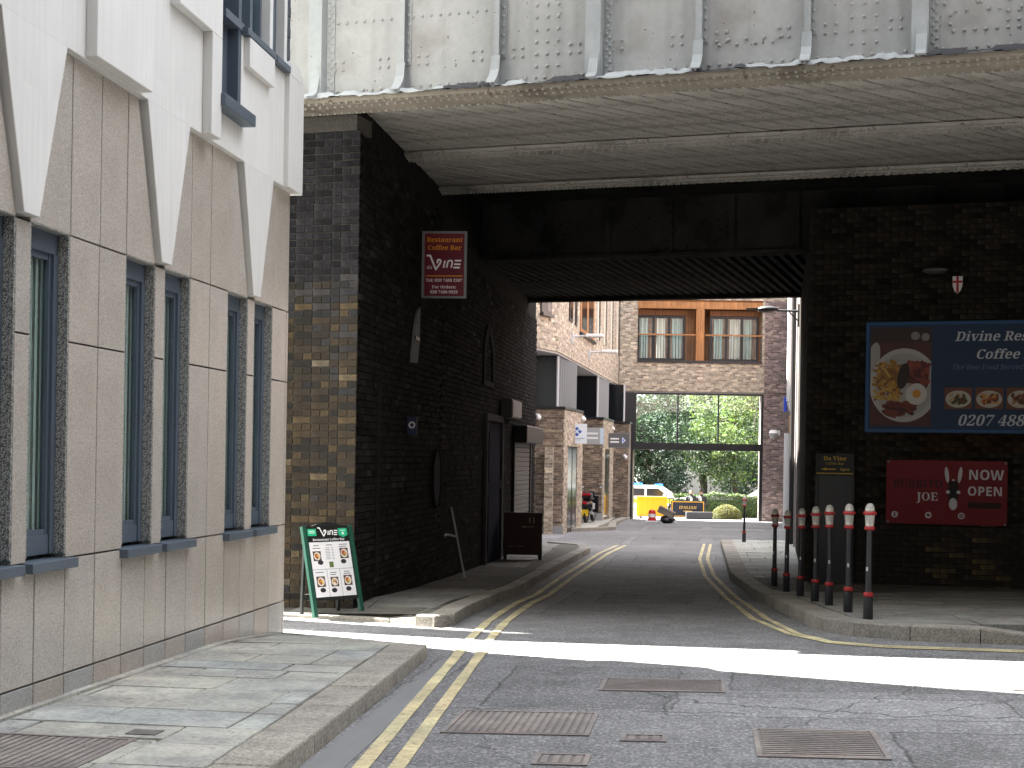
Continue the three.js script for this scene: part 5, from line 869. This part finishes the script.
{ // scooter, seen from behind
  const o = thing('motor_scooter', 'dark motor scooter with yellow number plate parked by the brick blocks', 'scooter', [-4.08, Y(-4.1, 50.5) + .11, -50.5], -.12);
  const bk = std({ color: lin(.012, .013, .016) }, .3), sv = std({ color: lin(.45, .46, .48), metalness: .5 }, .3), rd = std({ color: lin(.5, .015, .03) }, .3);
  const tyre = (z) => { const g = new THREE.TorusGeometry(.21, .06, 10, 24); g.rotateY(Math.PI / 2); g.translate(0, .27, z); return g; };
  for (const z of [.55, -.68]) { const w = mesh('wheel', tyre(z), MT.black, o); mesh('rim', (() => { const g = cyl(.15, .15, .06, 0, 0, 0, 14); g.rotateZ(Math.PI / 2); g.translate(0, .27, z); return g; })(), sv, w); }
  mesh('rear_body', [sph(.3, 0, .62, .35, .75, .62, 1.35), rbx(.34, .22, .5, .06, 0, .48, .3)], bk, o); mesh('seat', sph(.3, 0, .82, .15, .62, .28, 1.5), std({ color: lin(.02, .018, .018) }, .6), o); mesh('leg_shield', [rbx(.5, .62, .06, .03, 0, .62, -.42), rbx(.42, .06, .5, .02, 0, .32, -.15)], bk, o);
  mesh('number_plate', rbx(.27, .22, .012, .005, 0, .36, .80), std({ color: lin(.72, .50, .02) }, .5), o); mesh('tail_light', rbx(.16, .09, .05, .02, 0, .70, .76), rd, o); mesh('top_box', rbx(.40, .20, .3, .06, 0, .95, .5), std({ color: lin(.03, .012, .015) }, .35), o); mesh('box_reflector', rbx(.30, .07, .02, .01, .02, .99, .655), rd, o);
  mesh('exhaust', bar([.17, .3, .1], [.2, .38, .72], .05, 12), sv, o); mesh('side_panel', [rbx(.03, .2, .4, .014, .23, .58, .4), rbx(.03, .2, .4, .014, -.23, .58, .4)], sv, o);
  mesh('handlebar', [bar([-.34, 1.02, -.42], [.34, 1.02, -.42], .02), bar([0, .9, -.45], [0, 1.02, -.42], .05), rbx(.22, .16, .14, .05, 0, 1.0, -.46)], bk, o);
  for (const q of [-1, 1]) { const m = mesh('mirror', [bar([q * .22, 1.03, -.42], [q * .32, 1.2, -.42], .01), sph(.06, q * .33, 1.22, -.42, 1, .7, .35)], bk, o); mesh('mirror_glass', sph(.05, q * .33, 1.22, -.405, 1, .7, .25), MT.paleGrey, m); mesh('indicator', sph(.03, q * .2, .72, .72), std({ color: lin(.6, .25, .03) }, .3), o); }
  mesh('stand', bar([-.12, .25, .1], [-.26, .01, .05], .014), sv, o);
}
// ------------------------------------------------------------------ trees, hedge and bush in the park
const leafGeo = (() => { const g = new THREE.BufferGeometry(); g.setAttribute('position', new THREE.Float32BufferAttribute([0, -.5, 0, .34, 0, .08, 0, .5, 0, -.34, 0, .08], 3)); g.setIndex([0, 1, 2, 0, 2, 3]); g.computeVertexNormals(); g.setAttribute('uv', new THREE.Float32BufferAttribute([0, 0, 1, 0, 1, 1, 0, 1], 2)); return g; })();
const leafMat = new THREE.MeshPhysicalMaterial({ color: 0xffffff, roughness: .9, transmission: .42, thickness: 0, side: THREE.DoubleSide });
const bark = std({ color: lin(.10, .085, .065), map: TX.brickNoise, bumpMap: TX.brickBump, bumpScale: .02 }, .95);
const gauss = () => (rnd() + rnd() + rnd() + rnd() - 2) * .87;
function tree(name, label, x, s, trunkR, h, lean, crown, clumps, leavesPer, size, cols) {
  const gy = Y(x, s), o = thing(name, label, 'tree', [x, gy, -s], 0, 'trees in the park beyond the passage');
  const pts = []; for (let k = 0; k <= 6; k++) pts.push(new THREE.Vector3(lean * h * .6 * Math.pow(k / 6, 1.3) + .12 * Math.sin(k * 1.7), h * .75 * k / 6, .1 * Math.cos(k * 2.1)));
  const gs = []; for (let k = 0; k < 6; k++) gs.push(bar(pts[k].toArray(), pts[k + 1].toArray(), trunkR * (1 - k * .13), 10, trunkR * (1 - (k + 1) * .13)));
  mesh('trunk', gs, bark, o);
  const ms = [], cc = [], [cx, cy, cz, rx, ry, rz] = crown, limbs = [];
  for (let c = 0; c < clumps; c++) {
    const th = rnd() * 6.283, u = rr(-1, 1), r = Math.pow(rnd(), .45), q = Math.sqrt(1 - u * u); const C0 = new THREE.Vector3(cx + rx * r * q * Math.cos(th), cy + ry * r * u, cz + rz * r * q * Math.sin(th)), cr = rr(.45, .95), tone = rr(.7, 1.25), base = pick(cols);
    if (c % 4 === 0) { const st = pts[clamp(Math.floor(rr(3, 6.9)), 0, 6)]; limbs.push(bar(st.toArray(), C0.toArray(), trunkR * .22, 6, .02)); }
    for (let l = 0; l < leavesPer; l++) { const z = size * rr(.7, 1.3); ms.push(mat4(C0.x + gauss() * cr, C0.y + gauss() * cr * .7, C0.z + gauss() * cr, rnd() * 6.3, z, z, z, rr(-1.4, 1.4), rr(-1.4, 1.4))); cc.push(C(base[0], base[1], base[2]).multiplyScalar(tone * rr(.75, 1.25))); }
  }
  mesh('branches', limbs, bark, o); inst('crown', leafGeo, leafMat, ms, o, cc);
}
const G1 = [[.03, .066, .026], [.024, .056, .025], [.036, .072, .028]], G2 = [[.095, .15, .02], [.075, .13, .02], [.12, .175, .028], [.055, .11, .02]], G3 = [[.046, .092, .024], [.06, .112, .027], [.04, .08, .027]];
tree('dense_tree', 'dense dark green tree filling the left of the passage view', -5.0, 92, .35, 9, .02, [0, 3.9, 0, 5, 4.6, 3.6], 230, 95, .22, G1);
tree('dense_tree', 'dark green spreading tree behind the glazed screen, centre', -.4, 104, .35, 11, 0, [0, 6.2, 0, 5.5, 4.4, 4], 190, 80, .24, [...G1, ...G3]);
tree('lime_tree', 'bright sunlit lime-green tree with thick leaning trunk, right of the passage view', 4.4, 84, .52, 11, -.10, [-1.2, 6.4, .5, 4.2, 2.8, 3], 170, 95, .17, G2);
tree('lime_tree', 'loose bright tree with drooping sprays in the middle of the passage view', 1.6, 90, .18, 8, .02, [0, 3.9, 0, 3.0, 2.8, 2.2], 110, 70, .17, [...G2, ...G3]);
tree('tall_tree', 'tall mid-green tree at the right behind the others', 8.8, 108, .4, 12, -.03, [0, 6.5, 0, 5, 5, 4], 170, 70, .24, [...G3, ...G2]);
tree('dense_tree', 'low mid-green tree in front of the pale house, right of centre', 4.6, 101, .2, 6, 0, [-.6, 3.0, 0, 4.2, 2.8, 2], 150, 80, .2, [...G3, ...G1]);
tree('tall_tree', 'far mid-green tree rising behind the pale house', 1.0, 128, .45, 14, 0, [0, 9, 0, 9, 5.5, 4], 200, 70, .34, [...G3, ...G1]);
{
  const s = 71.5, gy = Y(2, s), o = thing('hedge', 'clipped green hedge running across beyond the passage', 'hedge', [0, gy, -s], PF), ms = [], cc = [];
  mesh('branches', [bx(9, .85, .5, 2.9, .43, 0)], std({ color: lin(.05, .09, .03) }, .95), o);
  for (let k = 0; k < 17000; k++) { const x = rr(-1.7, 7.5), face = rnd(); let y, z; if (face < .45) { y = rr(.02, 1.12); z = .36 + gauss() * .06; } else { y = 1.05 + gauss() * .08 + .07 * Math.sin(x * 2.3) + .05 * Math.sin(x * 5.1); z = rr(-.4, .4); } const q = rr(.06, .11); ms.push(mat4(x, y, z, rnd() * 6.3, q, q, q, rr(-1.4, 1.4), rr(-1.4, 1.4))); cc.push(C(...pick([...G2, ...G3])).multiplyScalar(rr(.7, 1.2))); }
  inst('foliage', leafGeo, leafMat, ms, o, cc);
  const b = thing('topiary_bush', 'rounded clipped bush in front of the hedge', 'bush', [.85, Y(1.3, 65.5), -65.5]), bs = [], bc = []; mesh('stems', sph(.55, 0, .08, 0, 1.05, .9, .9), std({ color: lin(.07, .09, .03) }, .95), b);
  for (let k = 0; k < 6000; k++) { const a = rnd() * 6.283, u = rnd(), r = 1 + gauss() * .04, q = Math.sqrt(1 - u * u), z = rr(.04, .075); bs.push(mat4(.68 * r * q * Math.cos(a), .02 + .62 * r * u, .6 * r * q * Math.sin(a), rnd() * 6.3, z, z, z, rr(-1.4, 1.4), rr(-1.4, 1.4))); bc.push(C(...pick([[.15, .16, .03], [.11, .13, .025], [.18, .17, .04]])).multiplyScalar(rr(.7, 1.2))); }
  inst('foliage', leafGeo, leafMat, bs, b, bc);
}
struct('park_lawn', slab([[-30, 84], [40, 84], [40, 109.5], [-30, 109.5]], .03, .02), std({ color: lin(.06, .10, .03), map: TX.ground }, .95));
// ------------------------------------------------------------------ unseen buildings added behind and right of the camera to shut out low sky
{
  const b = thing('sky_blocking_building', 'unseen brown brick building on the right, added to block low sky', 'building'); mesh('wall', b2(8.5, 22, -.5, 17, 5.9, -10.5), BR.stock[2], b);
  for (let f = 0; f < 4; f++) for (let k = 0; k < 4; k++) { const z = -9 + k * 3.2, y = .8 + f * 3.1; const w = mesh('window', b2(8.47, 8.52, y, y + 2, z, z + 1.4), MT.white, b); mesh('pane', b2(8.46, 8.469, y + .08, y + 1.92, z + .08, z + 1.32), MT.darkGlass, w); }
  const c = thing('sky_blocking_building', 'unseen brown brick building behind the viewpoint, added to block low sky', 'building'); mesh('wall', b2(-18, 8.4, -.5, 40, 6, 30), BR.stock[2], c);
  for (let f = 0; f < 6; f++) for (let k = 0; k < 6; k++) { const x = -14 + k * 3.4, y = 1 + f * 3.5; const w = mesh('window', b2(x, x + 1.5, y, y + 2, 5.95, 6.02), MT.white, c); mesh('pane', b2(x + .08, x + 1.42, y + .08, y + 1.92, 5.94, 5.949), MT.darkGlass, w); }
}
renderer.render(scene, camera);
